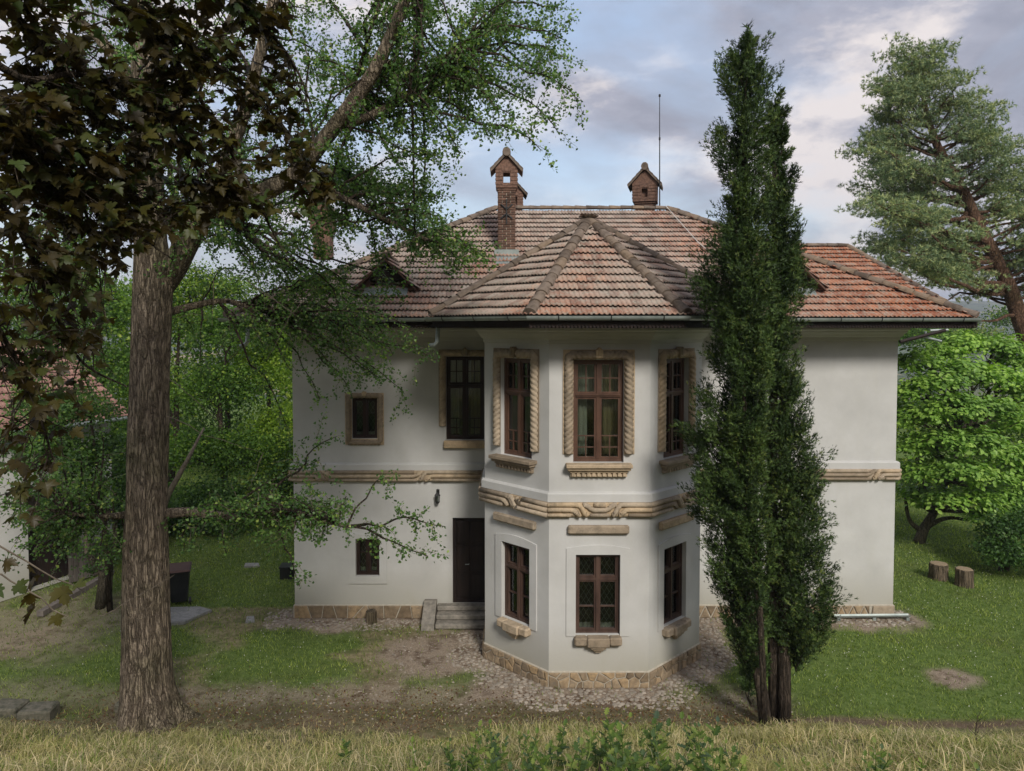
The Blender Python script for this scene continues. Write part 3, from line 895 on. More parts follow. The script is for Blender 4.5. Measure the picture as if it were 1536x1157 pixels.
def plaster_frame(win, M, w, h, fw, arch=.1, zlow=-.03, d=.03, top=.2):
    X = w / 2; m = MB()
    O = X + fw
    out = [(-O, zlow)] + [(-O, h + top)]
    n = 10
    arcp = [(-O + 2 * O * k / n, h + top + arch * math.sin(math.pi * k / n)) for k in range(n + 1)]
    m.box(-O, -X, -d, .0, zlow, h + .0); m.box(X, O, -d, .0, zlow, h)
    m.prism([(-O, h)] + [(O, h)] + arcp[::-1], 0, d, Matrix(((1, 0, 0, 0), (0, 0, -1, 0), (0, 1, 0, 0), (0, 0, 0, 1))))
    m.build('plaster_frame', M_PLA, win, M=M, world=False)
def sill_bracket(win, M, w):
    m = MB(); X = w / 2 + .03
    pr = lambda x0, x1, y: m.bev(x0, x1, y, .12, -.19, -.012, .03)
    pr(-X, -.23, -.17); pr(.23, X, -.17); m.bev(-.232, .232, -.21, .12, -.205, -.01, .02)
    m.bev(-.16, .16, -.17, 0, -.26, -.207, .015); m.bev(-.11, .11, -.13, 0, -.31, -.262, .012); m.bev(-.065, .065, -.09, 0, -.36, -.312, .012)
    m.build('sill', M_STO, win, M=M, world=False)
M_TAN = mat_simple('tan_curtain', (.3, .23, .14), (.42, .33, .21), 6, .9, .2, (1, 1, .1)); M_WB = M_WOOD; M_WL = mat_simple('weathered_brown_wood', (.045, .026, .02), (.1, .06, .045), 6, .55, .2, (1, 1, .3)); M_LACE = mat_simple('grey_lace', (.2, .2, .19), (.32, .32, .3), 6, .9, .1)
M_WD = mat_simple('dark_window_wood', (.016, .01, .008), (.04, .022, .017), 6, .5, .15, (1, 1, .3))
for k, i, s, w, z0, z1 in wins:
    if k == 'tall': tall_window(i, s, w, z0, z1, M_WB)
    elif k == 'tallmain': tall_window(i, s, w, z0, z1, M_WD, True)
    elif k == 'low':
        win, M, h, X = low_window(i, s, w, z0, z1, M_WL)
        plaster_frame(win, M, w, h, .2, .07, -.03, .025, .13)
        sill_bracket(win, M, w)
        m = MB(); zt = zB(800) - z0; zt2 = zB(787) - z0
        m.bev(-.64, .64, -.11, 0, zt, zt2, .03); m.build('lintel', M_STO, win, M=M, world=False)
    elif k == 'smalllow':
        win, M, h, X = low_window(i, s, w, z0, z1, M_WD, True)
        m = MB(); O = X + .19
        m.box(-O, -X, -.035, 0, -.2, h + .12); m.box(X, O, -.035, 0, -.2, h + .12); m.box(-X, X, -.035, 0, -.2, -.004); m.box(-X, X, -.035, 0, h, h + .12)
        m.build('plaster_frame', M_PLA, win, M=M, world=False)
    else:
        win, M, h, X = low_window(i, s, w, z0, z1, M_WD, True)
        m = MB(); O = X + .16; Z0, Z1 = -.16, h + .13
        for k_ in range(11):       # carved voussoir-like pieces of the surround
            pass
        r_ = .07
        def path(p, sg):
            L = [0]; Q = [p[0]]
            for a, b in zip(p[:-1], p[1:]):
                n = max(1, int(math.hypot(b[0] - a[0], b[1] - a[1]) / .022))
                for q in range(1, n + 1): Q.append((a[0] + (b[0] - a[0]) * q / n, a[1] + (b[1] - a[1]) * q / n))
            s_ = [j * .022 for j in range(len(Q))]
            m.tube([(x, -.03, z) for x, z in Q], r_, 12, True, warp=lambda i_, a_, P_: 1 - .35 * max(0, math.cos(3 * a_ * sg + s_[i_] * 2 * math.pi / .1)) ** 3)
        o = X + .08
        path([(-o, Z0 + .08), (-o, Z1 - .07), (-.02, Z1 - .07)], 1); path([(o, Z0 + .08), (o, Z1 - .07), (.02, Z1 - .07)], -1); path([(-o, Z0 + .06), (o, Z0 + .06)], 1)
        m.build('surround', M_STO, win, M=M, world=False, smooth=True)
        m = MB(); O = X + .17
        m.box(-O, -X, -.025, 0, Z0, Z1); m.box(X, O, -.025, 0, Z0, Z1); m.box(-X, X, -.025, 0, Z0, -.004); m.box(-X, X, -.025, 0, h + .002, Z1)
        m.bev(-.06, .06, -.1, 0, Z1 - .08, Z1 + .04, .02)
        m.build('keystone', M_STO, win, M=M, world=False)

# door
dM = face_M(0, (dX0 + dX1) / 2, dZ0); dh = dZ1 - dZ0; dw = dX1 - dX0
m = MB(); frame_rect(m, -dw / 2, dw / 2, 0, dh, .06, .1, .2); m.box(-dw / 2 + .06, dw / 2 - .06, .15, .2, .06, dh - .06)
door = m.build('door', M_WDK, villa, M=dM, world=False)
for x0, x1 in ((-dw / 2 + .1, -.02), (.02, dw / 2 - .1)):
    for z0, z1 in ((.15, .75), (.82, 1.5), (1.57, dh - .12)):
        m = MB(); m.bev(x0, x1, .12, .149, z0, z1, .012); m.build('panel', M_WDK, door, M=dM, world=False)
m = MB(); m.tube([(-.03, .12, 1.02), (-.03, .07, 1.02), (-.13, .065, 1.02)], .011, 6); m.build('handle', M_ZINC, door, M=dM, world=False)
# steps
stp = None
for k, (yf, zt) in enumerate(((18.62, .40), (18.36, .27), (18.1, .14))):
    m = MB(); m.bev(-1.93 + .0, -.64, yf, 18.87, zt - .12, zt, .02)
    if k < 2: m.box(-1.9, -.66, yf + .04, 18.87, zt - .25, zt - .12)
    m.build('step', M_STEP, villa)
m = MB()
m.prism([(18.87, 0.0), (18.87, .5), (18.72, .52), (18.08, .16), (18.05, 0.0)][::-1], -2.27, -1.95, Matrix(((0, 0, 1, 0), (1, 0, 0, 0), (0, 1, 0, 0), (0, 0, 0, 1))))
m.build('step_cheek', M_STEP, villa)

# ---------------------------------------------------------------- roof
TAN = .62; ZE = E + .2
def plane_z(p, d): return ZE
OC = Vector((1.84, 17.73)); RI = 3.63
octv = []
for k in range(8):
    a = math.radians(-90 - 22.5 + 45 * k); r = RI / math.cos(R(22.5)); octv.append((OC.x + r * math.cos(a), OC.y + r * math.sin(a)))
AP = Vector((OC.x, OC.y, ZE + RI * .635))
MX0, MX1, MY0, MY1 = -6.87, 11.15, 17.64, 28.9
RY = 23.2; RZ = ZE + TAN * (RY - MY0); RX0, RX1 = -.53, 4.89
def bay_z(x, y):
    d = 0
    for k in range(8):
        a = R(-90 + 45 * k); d = max(d, (x - OC.x) * math.cos(a) + (y - OC.y) * math.sin(a))
    return AP.z - d * .635, d < RI
planes = {
    'bay': [[Vector((*octv[k], ZE)), Vector((*octv[(k + 1) % 8], ZE)), AP] for k in range(8)],
    'main': [[Vector((MX0, MY0, ZE)), Vector((MX1, MY0, ZE)), Vector((RX1, RY, RZ)), Vector((RX0, RY, RZ))],
             [Vector((MX1, MY0, ZE)), Vector((MX1, MY1, ZE)), Vector((RX1, RY, RZ))],
             [Vector((MX1, MY1, ZE)), Vector((MX0, MY1, ZE)), Vector((RX0, RY, RZ)), Vector((RX1, RY, RZ))],
             [Vector((MX0, MY1, ZE)), Vector((MX0, MY0, ZE)), Vector((RX0, RY, RZ))]],
    'wing': [[Vector((5.5, 22.65, ZE)), Vector((14.25, 22.65, ZE)), Vector((12.3, 27, ZE + 2.7)), Vector((5.5, 27, ZE + 2.7))],
             [Vector((14.25, 22.65, ZE)), Vector((14.25, 31.35, ZE)), Vector((12.3, 27, ZE + 2.7))],
             [Vector((14.25, 31.35, ZE)), Vector((5.5, 31.35, ZE)), Vector((5.5, 27, ZE + 2.7)), Vector((12.3, 27, ZE + 2.7))]],
}
def tile_template():
    xs = np.linspace(-.102, .102, 13); prof = []
    for x in xs:
        u = (x + .102) / .204
        z = .03 * max(0, math.sin(2 * math.pi * u * 2 - .6)) ** .7
        prof.append(z)
    V = []; F = []
    n = len(xs)
    for x, z in zip(xs, prof): V.append((x, -.03, z + .068))
    for x, z in zip(xs, prof): V.append((x, .345, z * .8 + .0))
    for x, z in zip(xs, prof): V.append((x, -.03, z + .048))
    F = [(i, i + 1, n + i + 1, n + i) for i in range(n - 1)] + [(2 * n + i, 2 * n + i + 1, i + 1, i) for i in range(n - 1)]
    return np.array(V), np.array(F)
TV, TF = tile_template()
roof_objs = {}
tile_me = mesh_np('tile', TV, TF, M_TIL, rnd=np.zeros(len(TV)))
MAXT = 300; nt_ = 0
def layout(poly, big):
    """tile frames on a convex roof plane, eave is poly[0]->poly[1]"""
    o = poly[0]; u = (poly[1] - poly[0]).normalized(); n = u.cross(poly[-1] - poly[0]).normalized(); v = n.cross(u)
    P2 = [((p - o).dot(u), (p - o).dot(v)) for p in poly]
    Lu = max(p[0] for p in P2); Lv = max(p[1] for p in P2); out = []
    for r in range(int(Lv / .325) + 1):
        y = r * .325
        for c in range(int(Lu / .2) + 2):
            x = (c + .5) * .2 + (0.0 if r % 2 else .1) * 0
            cx, cy = x, y + .16; ok = True
            for i in range(len(P2)):
                a, b = P2[i], P2[(i + 1) % len(P2)]; L = math.hypot(b[0] - a[0], b[1] - a[1])
                if ((b[0] - a[0]) * (cy - a[1]) - (b[1] - a[1]) * (cx - a[0])) / L < -.045: ok = False; break
            if not ok: continue
            p = o + u * x + v * y
            out.append((p, u, v, n))
    return out
def ridge_run(parent, a, b, r=.13, st=.37, first=True):
    d = (b - a); L = d.length; d = d / L; k = max(1, int(round(L / st))); st = L / k
    up = Vector((0, 0, 1)); w = d.cross(up).normalized(); n = w.cross(d)
    Mx = Matrix(((w.x, d.x, n.x, 0), (w.y, d.y, n.y, 0), (w.z, d.z, n.z, 0), (0, 0, 0, 1)))
    m = MB(); NN = 9; V = []; F = []
    for (yy, rr) in ((-.03, r * 1.12), (.02, r * 1.12), (st * .9, r * .92), (st * 1.06, r * .9)):
        for q in range(NN):
            a_ = math.pi * q / (NN - 1); V.append((rr * math.cos(a_), yy, rr * .85 * math.sin(a_) - .03))
    for i in range(3):
        for q in range(NN - 1): F.append((i * NN + q, i * NN + q + 1, (i + 1) * NN + q + 1, (i + 1) * NN + q))
    V += [(-r * .95, -.028, -.05), (r * .95, -.028, -.05)]
    F.append(tuple(range(NN)) + (len(V) - 2, len(V) - 1))
    me = mesh_np('ridge_tile', V, F, M_RDG, rnd=np.zeros(len(V)), smooth=False)
    for i in range(k):
        p = a + d * (i * st) + Vector((0, 0, .075))
        jit = Matrix.Rotation(random.uniform(-.05, .05), 4, 'Z') @ Matrix.Rotation(random.uniform(-.035, .035), 4, 'X')
        inst('ridge_tile', me, parent, Matrix.Translation(p) @ Mx @ jit)
for key, nm in (('bay', 'bay_roof'), ('main', 'main_roof'), ('wing', 'wing_roof')):
    sheet = MB()
    for poly in planes[key]:
        n = (poly[1] - poly[0]).cross(poly[2] - poly[0]).normalized()
        lo = [p - n * .06 for p in poly]; hi = [p - n * .01 for p in poly]; q = len(poly)
        sheet.add(lo + hi, [tuple(range(q))[::-1], tuple(range(q, 2 * q))] + [(i, (i + 1) % q, q + (i + 1) % q, q + i) for i in range(q)])
    ro = sheet.build(nm, M_WDK, villa); roof_objs[key] = ro
    frames = []
    for pi, poly in enumerate(planes[key]):
        big = key == 'bay' and pi in (0, 1, 7)
        for (p, u, v, n) in layout(poly, big):
            c = p + v * .16
            if key == 'main' and pi == 0:
                bz, ins = bay_z(c.x, c.y)
                if ins and bz > c.z + .04: continue
            if key == 'main' and pi == 2 or key == 'wing' and pi == 2: continue
            if key == 'bay':
                mz = ZE + TAN * (c.y - MY0)
                if c.y > MY0 and mz > c.z + .04: continue
            if key == 'wing' and pi == 0:
                mz = ZE + (MX1 - c.x) * (RZ - ZE) / (MX1 - RX1)
                if c.x < MX1 and mz > c.z + .04: continue
            frames.append((0 if big and pi == 0 else 1 if big else 2, p, u, v, n))
    frames.sort(key=lambda f: (f[0], f[1].y))
    VV = []; FF = []; RR = []; cnt = 0
    tr = np.random.default_rng(4)
    for (_, p, u, v, n) in frames:
        j = Matrix.Rotation(random.uniform(-.012, .012), 4, 'Z') @ Matrix.Rotation(random.uniform(-.018, .018), 4, 'X') @ Matrix.Rotation(random.uniform(-.03, .03), 4, 'Y')
        M = Matrix(((u.x, v.x, n.x, p.x), (u.y, v.y, n.y, p.y), (u.z, v.z, n.z, p.z + random.uniform(0, .006)), (0, 0, 0, 1))) @ j
        if key == 'bay' and nt_ < MAXT:
            inst('tile', tile_me, ro, M); nt_ += 1
        else:
            A = np.array(M); VV.append(TV @ A[:3, :3].T + A[:3, 3]); FF.append(TF + cnt * len(TV)); RR.append(np.full(len(TV), tr.random())); cnt += 1
    if cnt: mk('tile_field', np.concatenate(VV), np.concatenate(FF), M_TIL, ro, rnd=np.concatenate(RR), kind='stuff')
for k in range(-1, 4):
    k = k % 8
    ridge_run(roof_objs['bay'], Vector((*octv[k], ZE + .02)), AP + Vector((0, 0, .02)), .122)
A_, B_ = Vector((RX0, RY, RZ)), Vector((RX1, RY, RZ))
mr = roof_objs['main']
ridge_run(mr, A_, B_, .12)
ridge_run(mr, Vector((MX1, MY0, ZE)), B_, .135); ridge_run(mr, Vector((MX0, MY0, ZE)), A_, .135)
ridge_run(mr, Vector((MX1, MY1, ZE)), B_, .11); ridge_run(mr, Vector((MX0, MY1, ZE)), A_, .11)
ridge_run(roof_objs['wing'], Vector((6.0, 27, ZE + 2.7)), Vector((12.3, 27, ZE + 2.7)), .12)
ridge_run(roof_objs['wing'], Vector((14.25, 22.65, ZE)), Vector((12.3, 27, ZE + 2.7)), .11)
m = MB(); m.lathe([(.17, -.1), (.15, .0), (.09, .06), (.03, .08)], (AP.x, AP.y, AP.z + .03), 12); m.build('ridge_cap', M_TIL, roof_objs['bay'])

# eaves: soffit, valance board with teeth, gutter
def eave(path, nm_suffix='', inner=None, closed=False, gut=True, drop=0.0):
    # path runs left to right, outward on the right
    z = ZE + drop
    V, F = sweep(path, [(-.06, z - .2), (-.03, z - .2), (-.03, z - .02), (-.06, z - .02), (-.06, z - .2)], closed)
    va = mk('valance', V, F, M_VAL, villa)
    m = MB()
    P = [Vector(p) for p in path]
    for a, b in zip(P[:-1], P[1:]):
        L = (b - a).length; d = (b - a) / L; nn = Vector((d.y, -d.x)); n = int(L / .07)
        for k in range(n):
            s = (k + .5) * L / n; c = a + d * s - nn * .02
            h = .026; w = .022
            m.add([(c.x - d.x * w, c.y - d.y * w, z - .195), (c.x + d.x * w, c.y + d.y * w, z - .195), (c.x + d.x * w, c.y + d.y * w, z - .195 - h), (c.x, c.y, z - .195 - h * 1.7), (c.x - d.x * w, c.y - d.y * w, z - .195 - h)] +
                  [(c.x - d.x * w - nn.x * .015, c.y - d.y * w - nn.y * .015, z - .195), (c.x + d.x * w - nn.x * .015, c.y + d.y * w - nn.y * .015, z - .195), (c.x + d.x * w - nn.x * .015, c.y + d.y * w - nn.y * .015, z - .195 - h), (c.x - nn.x * .015, c.y - nn.y * .015, z - .195 - h * 1.7), (c.x - d.x * w - nn.x * .015, c.y - d.y * w - nn.y * .015, z - .195 - h)],
                  [(0, 1, 2, 3, 4), (9, 8, 7, 6, 5), (0, 5, 6, 1), (1, 6, 7, 2), (2, 7, 8, 3), (3, 8, 9, 4), (4, 9, 5, 0)])
            m.box(0, 0, 0, 0, 0, 0) if False else None
            # little cut-out row above the teeth
            q = c - d * (L / n / 2) + nn * .012
            m.add([(q.x - d.x * .012, q.y - d.y * .012, z - .15), (q.x + d.x * .012, q.y + d.y * .012, z - .15), (q.x + d.x * .012, q.y + d.y * .012, z - .18), (q.x - d.x * .012, q.y - d.y * .012, z - .18)], [(0, 1, 2, 3)])
    m.build('fringe', M_VAL, va, kind='stuff')
    if gut:
        pr = []
        for k in range(9):
            a = math.pi * k / 8; pr.append((.075 - .075 * math.cos(a) - .0, z - .0 - .085 * math.sin(a)))
        pr += [(.156, z + .006), (.146, z - .004)] + [(.075 + .067 * math.cos(math.pi * k / 8), z - .004 - .075 * math.sin(math.pi * k / 8)) for k in range(9)]
        V, F = sweep(path, pr + [pr[0]], closed)
        g = mk('gutter', V, F, M_ZINC, villa, smooth=False)
        for a, b in zip(P[:-1], P[1:]):
            L = (b - a).length; d = (b - a) / L; nn = Vector((d.y, -d.x)); n = max(1, int(L / .85))
            for k in range(n):
                c = a + d * ((k + .5) * L / n + .05)
                m = MB()
                pts = [Vector((c.x + nn.x * (.076 - .082 * math.cos(t)), c.y + nn.y * (.076 - .082 * math.cos(t)), z - .092 * math.sin(t))) for t in np.linspace(0, math.pi, 7)]
                m.tube(pts, .011, 4); m.build('bracket', M_IRON, g)
        return g
bayp = [octv[7], octv[0], octv[1], octv[2]]
bayp = [(octv[7][0], MY0 + .05)] + bayp[0:1] + [octv[0], octv[1], octv[2], (octv[2][0], MY0 + .05)]
gb = eave(bayp)
gl = eave([(MX0, MY1), (MX0, MY0), (octv[7][0] + .1, MY0)])
gr = eave([(octv[2][0] - .1, MY0), (MX1 + .06, MY0)])
eave([(MX1, MY0), (MX1, 22.6)], gut=False)
eave([(10.9, 22.65), (14.25, 22.65), (14.25, 30)], drop=-.02)
def soffit(outer, inner):
    n = len(outer); V = [(x, y, ZE - .1) for x, y in outer] + [(x, y, E - .035) for x, y in inner]
    F = [(i, n + i, n + i + 1, i + 1) for i in range(n - 1)]
    return V, F
m = MB()
m.add(*soffit([(octv[7][0], 17.6), octv[7], octv[0], octv[1], octv[2], (octv[2][0], 17.6)], [BX[1], BX[2], BX[3], BX[4], BX[5], BX[6]]))
m.add(*soffit([(MX0, MY1), (MX0, MY0), (MX1, MY0), (MX1, MY1)], [(-5.67, 28.2), (-5.67, 18.9), (9.95, 18.9), (9.95, 28.2)]))
m.add([(9.9, 22.7, ZE - .1), (14.2, 22.7, ZE - .1), (14.2, 31.3, ZE - .1), (9.9, 31.3, ZE - .1)], [(0, 3, 2, 1)])
m.build('soffit', M_VAL, villa)
for g, pts in ((gb, [at(656, 481, 16.35), at(657, 492, 16.35), at(656, 513, 16.3), at(652, 518, 16.3), at(644, 519, 16.3)]),
               (gl, [at(372, 491, 17.75), at(372, 496, 17.75), at(371, 513, 17.75), at(368, 517, 17.75), at(360, 520, 17.75)])):
    m = MB(); m.tube(pts, .05, 10); m.build('spout', M_ZINC, g, smooth=True)
# porch brace and pipes beyond the right corner
m = MB(); m.tube([at(1350, 513, 21.5), at(1418, 495.5, 21.5)], .055, 6); m.build('brace', M_VAL, villa)
for p, q in (((1384, 505), (1412, 512)), ((1388, 497), (1389, 506)), ((1395, 496), (1422, 495))):
    m = MB(); m.tube([at(*p, 21.6), at(*q, 21.6)], .035, 8); m.build('pipe', M_ZINC, villa)

# ---- dormers
def dormer(xc):
    yf = 18.75; zb = ZE + TAN * (yf - MY0) - .05; w = .55; ze = E + 1.18; za = E + 1.72
    m = MB()
    m.box(xc - w, xc - w + .12, yf, yf + .08, zb, ze); m.box(xc + w - .12, xc + w, yf, yf + .08, zb, ze)
    m.box(xc - w + .12, xc + w - .12, yf, yf + .08, zb, zb + .1)
    yk = lambda z: MY0 + (z - ZE) / TAN + .1
    for s in (-1, 1):
        x = xc + s * w
        m.add([(x, yf + .08, zb), (x, yf + .08, ze), (x, yk(ze), ze), (x - s * .05, yf + .08, zb), (x - s * .05, yf + .08, ze), (x - s * .05, yk(ze), ze)], [(0, 1, 2), (3, 5, 4), (0, 3, 4, 1)])
    d = m.build('dormer', M_WOOD, villa)
    g = MB(); g.prism([(-w, ze), (w, ze), (0, za - .1)], 0, .05, Matrix(((1, 0, 0, xc), (0, 0, 1, yf + .02), (0, 1, 0, 0), (0, 0, 0, 1)))); g.build('gable', M_WDK, d)
    g = MB(); g.box(xc - w + .1, xc + w - .1, yf + .3, yf + .31, zb, ze); g.build('pane', M_GLA, d)
    g = MB(); g.box(xc - w + .05, xc + w - .05, yf + .5, yf + .55, zb - .2, ze + .2); g.build('dark_backing', M_WDK, d)  # dark sheet behind the glass, darkness of the opening put into its colour
    ov = .24
    sl = (za - ze) / w
    frames = []
    rf = MB()
    for s in (-1, 1):
        e = Vector((xc + s * (w + ov), 0, ze - ov * sl))
        y0 = yf - .25; y1a = yk(za) + .1; y1e = yk(e.z)
        top = Vector((xc, 0, za))
        q = [Vector((e.x, y0, e.z)), Vector((xc, y0, za)), Vector((xc, y1a, za)), Vector((e.x, y1e, e.z))]
        rf.add(q + [p - Vector((0, 0, .05)) for p in q], [(0, 1, 2, 3), (7, 6, 5, 4), (0, 4, 5, 1), (0, 3, 7, 4), (1, 5, 6, 2), (2, 6, 7, 3)])
        poly = [q[3], q[0], q[1], q[2]] if s < 0 else [q[0], q[3], q[2], q[1]]
        frames += layout(poly, False)
    ro = rf.build('dormer_roof', M_WOOD, d)
    VV = []; FF = []; RR = []
    for c, (p, u, v, n) in enumerate(frames):
        A = np.array(Matrix(((u.x, v.x, n.x, p.x), (u.y, v.y, n.y, p.y), (u.z, v.z, n.z, p.z), (0, 0, 0, 1))))
        VV.append(TV @ A[:3, :3].T + A[:3, 3]); FF.append(TF + c * len(TV)); RR.append(np.full(len(TV), random.random()))
    mk('tile_field', np.concatenate(VV), np.concatenate(FF), M_TIL, d, rnd=np.concatenate(RR), kind='stuff')
    ridge_run(d, Vector((xc, yf - .25, za)), Vector((xc, yk(za), za)), .1)
    g = MB(); q0 = ZE + TAN * (yf - MY0)
    g.add([(xc - w, yf - .02, q0 + .1), (xc + w, yf - .02, q0 + .1), (xc + w, yf - .3, q0 - .1), (xc - w, yf - .3, q0 - .1), (xc - w, yf - .02, q0 + .08), (xc + w, yf - .02, q0 + .08), (xc + w, yf - .3, q0 - .12), (xc - w, yf - .3, q0 - .12)],
          [(0, 3, 2, 1), (4, 5, 6, 7), (0, 1, 5, 4), (2, 3, 7, 6)]); g.build('flashing', M_ZINC, d)
dormer(at(580, 430, 18.75).x); dormer(at(1187, 430, 18.75).x)

# ---- chimneys
brick_me = None
def chimney(xc, yc, zb, ztop_shaft, w=.47, hw=.6, rot=0.0, bricks=True, hh=.62):
    M = Matrix.Translation((xc, yc, 0)) @ Matrix.Rotation(rot, 4, 'Z')
    m = MB(); t = w / 2 - .012
    m.box(-t, t, -t, t, zb, ztop_shaft)
    c = m.build('chimney', M_MOR if bricks else M_BRK, villa, M=M, world=False)
    # head: corbel, four piers round an opening, gable roof
    z0 = ztop_shaft; q = hw / 2
    m = MB(); m.bev(-w / 2 - .03, w / 2 + .03, -w / 2 - .03, w / 2 + .03, z0, z0 + .06, .01); m.bev(-q, q, -q, q, z0 + .061, z0 + .12, .01)
    m.build('corbel', M_BRK, c, M=M, world=False)
    m = MB(); a = .095; zo0, zo1 = z0 + .2, z0 + .48; zt = z0 + hh
    m.box(-q, q, -q, q, z0 + .121, zo0); 
    for sx in (-1, 1): m.box(*sorted((sx * q, sx * a)), -q, q, zo0, zo1)
    m.box(-q, q, -q, q, zo1, zt)
    m.prism([(-q, zt), (q, zt), (0, zt + q * 1.05)], -q, q, Matrix(((1, 0, 0, 0), (0, 0, 1, 0), (0, 1, 0, 0), (0, 0, 0, 1))))
    if not bricks: m.box(-a, a, -q + .16, q - .02, zo0, zo1)
    for k in range(5):   # raised brick courses
        zz = z0 + .15 + k * .105
        for sx in (-1, 1):
            m.bev(*sorted((sx * (a + .012), sx * (q + .012))), -q - .014, -q + .05, zz, zz + .075, .008)
    m.bev(-.15, .15, -q - .02, -q + .03, zo1 + .03, zo1 + .1, .01)
    m.build('chimney_head', M_BRK, c, M=M, world=False)
    rf = MB(); ov = .14; e = q + ov
    for s in (-1, 1):
        p = [(s * e, zt - ov * 1.0), (0, zt + q * 1.1 + .02), (0, zt + q * 1.1 + .09), (s * (e + .02), zt - ov * 1.0 + .07)]
        if s < 0: p = p[::-1]
        rf.prism(p[::-1], -q - .09, q + .09, Matrix(((1, 0, 0, 0), (0, 0, 1, 0), (0, 1, 0, 0), (0, 0, 0, 1))))
        for k in range(4):
            u0, u1 = k / 4, (k + 1) / 4 + .06
            f = lambda u, h: (s * (e + .02) * (1 - u), zt - ov + .07 + u * (q * 1.1 + .02 + ov) + h)
            a0, a1 = f(u0, .035), f(min(u1, 1), .012); b0 = f(u0, -.0)
            rf.add([(a0[0], -q - .1, a0[1]), (a0[0], q + .1, a0[1]), (a1[0], q + .1, a1[1]), (a1[0], -q - .1, a1[1]), (b0[0], -q - .1, b0[1]), (b0[0], q + .1, b0[1])],
                   [(0, 1, 2, 3), (0, 4, 5, 1), (0, 3, 4), (1, 5, 2)])
    rf.tube([(0, -q - .12, zt + q * 1.1 + .08), (0, q + .12, zt + q * 1.1 + .08)], .115, 10)
    rf.lathe([(.05, -.1), (.11, 0), (.1, .05), (.05, .1)], (0, -q - .02, zt + q * 1.1 + .12), 9)
    rf.build('chimney_cap', M_RDG, c, M=M, world=False)
    if bricks:
        global brick_me
        if brick_me is None:
            b = MB(); b.bev(-.108, .108, -.02, .02, -.028, .028, .006); brick_me = mesh_np('brick', b.v, b.f, M_BRK)
        n = int((ztop_shaft - zb) / .068); k = 0
        zz = ztop_shaft - .036
        while zz > zb and k < 34:
            for side in range(4):
                Ms = M @ Matrix.Rotation(side * math.pi / 2, 4, 'Z')
                sh = .0 if (k + side) % 2 else .055
                xs = (-.118, .118) if sh == 0 else (-.06, .06)
                if sh == 0:
                    for x in (-.118, .118): inst('brick', brick_me, c, Ms @ Matrix.Translation((x, -w / 2 + .008 + random.uniform(-.004, .003), zz)))
                else:
                    inst('brick', brick_me, c, Ms @ Matrix.Translation((0, -w / 2 + .008, zz)))
                    for x in (-.176, .176): inst('brick', brick_me, c, Ms @ Matrix.Translation((x, -w / 2 + .008 + random.uniform(-.003, .003), zz)) @ Matrix.Diagonal((.5, 1, 1, 1)))
            zz -= .068; k += 1
    return c, M
zr = lambda y: ZE + TAN * (y - MY0)
c1p = at(760, 350, 20.8)
zs1 = at(760, 288, 20.8).z
c1, cM = chimney(c1p.x, 20.8, zr(20.5) - .1, zs1)
m = MB(); zc = at(760, 318, 20.6).z - 0.0     # iron anchor
for (x0, z0_, x1, z1_) in ((0, -.34, 0, .34), (-.16, .2, 0, .06), (.16, .2, 0, .06), (-.16, -.2, 0, -.06), (.16, -.2, 0, -.06)):
    m.tube([(x0, -.27, zc + z0_), (x1, -.27, zc + z1_)], .022, 5)
m.build('wall_anchor', M_IRON, c1, M=cM, world=False)
g = MB(); g.box(-.34, .34, -.34, .34, zr(20.8) - .3, zr(20.8) - .02)
g.add([(-.3, -.3, zr(20.45) + .08), (.42, -.3, zr(20.45) + .08), (.42, -.85, zr(19.95) + .07), (-.3, -.85, zr(19.95) + .07)], [(0, 3, 2, 1)])
g.build('flashing', M_ZINC, c1, M=cM, world=False)
p = at(771, 300, 25.5); chimney(p.x, 25.5, RZ - 1.6, at(776, 318, 25.5).z, .45, .58, 0.05, False)
p = at(968, 300, 24.3); chimney(p.x, 24.3, RZ - .9, at(968, 308, 24.3).z, .62, .78, R(-14), False, .66)
p = at(485, 350, 21.5); chimney(p.x, 21.5, zr(20.8) - .2, at(485, 352, 21.5).z, .5, .6, 0, False)
# lightning rod and its wire
m = MB(); a = at(989.5, 316, 23.6); b = at(989.5, 146, 23.6)
m.tube([a, a.lerp(b, .5), b], [.022, .018, .012], 6); m.lathe([(.01, 0), (.035, .02), (.035, .08), (.01, .1)], tuple(b), 8)
m.lathe([(.02, 0), (.03, .02), (.03, .09), (.02, .1)], tuple(a.lerp(b, .62)), 8)
m.build('lightning_rod', M_IRON, villa)
m = MB(); m.tube([Vector((4.8, 23.1, RZ + .14)), Vector((5.3, 21, zr(21) + .12)), Vector((6.0, 19, zr(19) + .12)), Vector((6.3, 17.8, zr(17.8) + .12))], .012, 5); m.build('wire', M_CUR, villa)

# ---- wall lantern by the door
lp = at(657, 741, DW)
lan = empty('wall_lantern', (lp.x, DW, lp.z), 0, 'small black iron wall lantern on the white wall above the door step', 'lantern')
LM = WM[lan.name]
m = MB(); m.box(-.04, .04, -.015, 0, -.05, .12); m.tube([(0, -.01, .08), (0, -.08, .14), (0, -.14, .1), (0, -.14, .05)], .01, 6); m.build('arm', M_IRON, lan, M=LM, world=False)
m = MB(); m.lathe([(.02, .06), (.075, .0), (.08, -.01), (.06, -.012)], (0, -.14, 0), 6); m.lathe([(.06, -.17), (.05, -.2), (.02, -.23)], (0, -.14, 0), 6)
for k in range(6):
    a = math.pi / 3 * k; m.tube([(.062 * math.cos(a), -.14 + .062 * math.sin(a), -.01), (.05 * math.cos(a), -.14 + .05 * math.sin(a), -.175)], .006, 4)
m.build('cage', M_IRON, lan, M=LM, world=False)
m = MB(); m.lathe([(.052, -.012), (.044, -.168)], (0, -.14, 0), 6); m.build('pane', M_GLA, lan, M=LM, world=False)
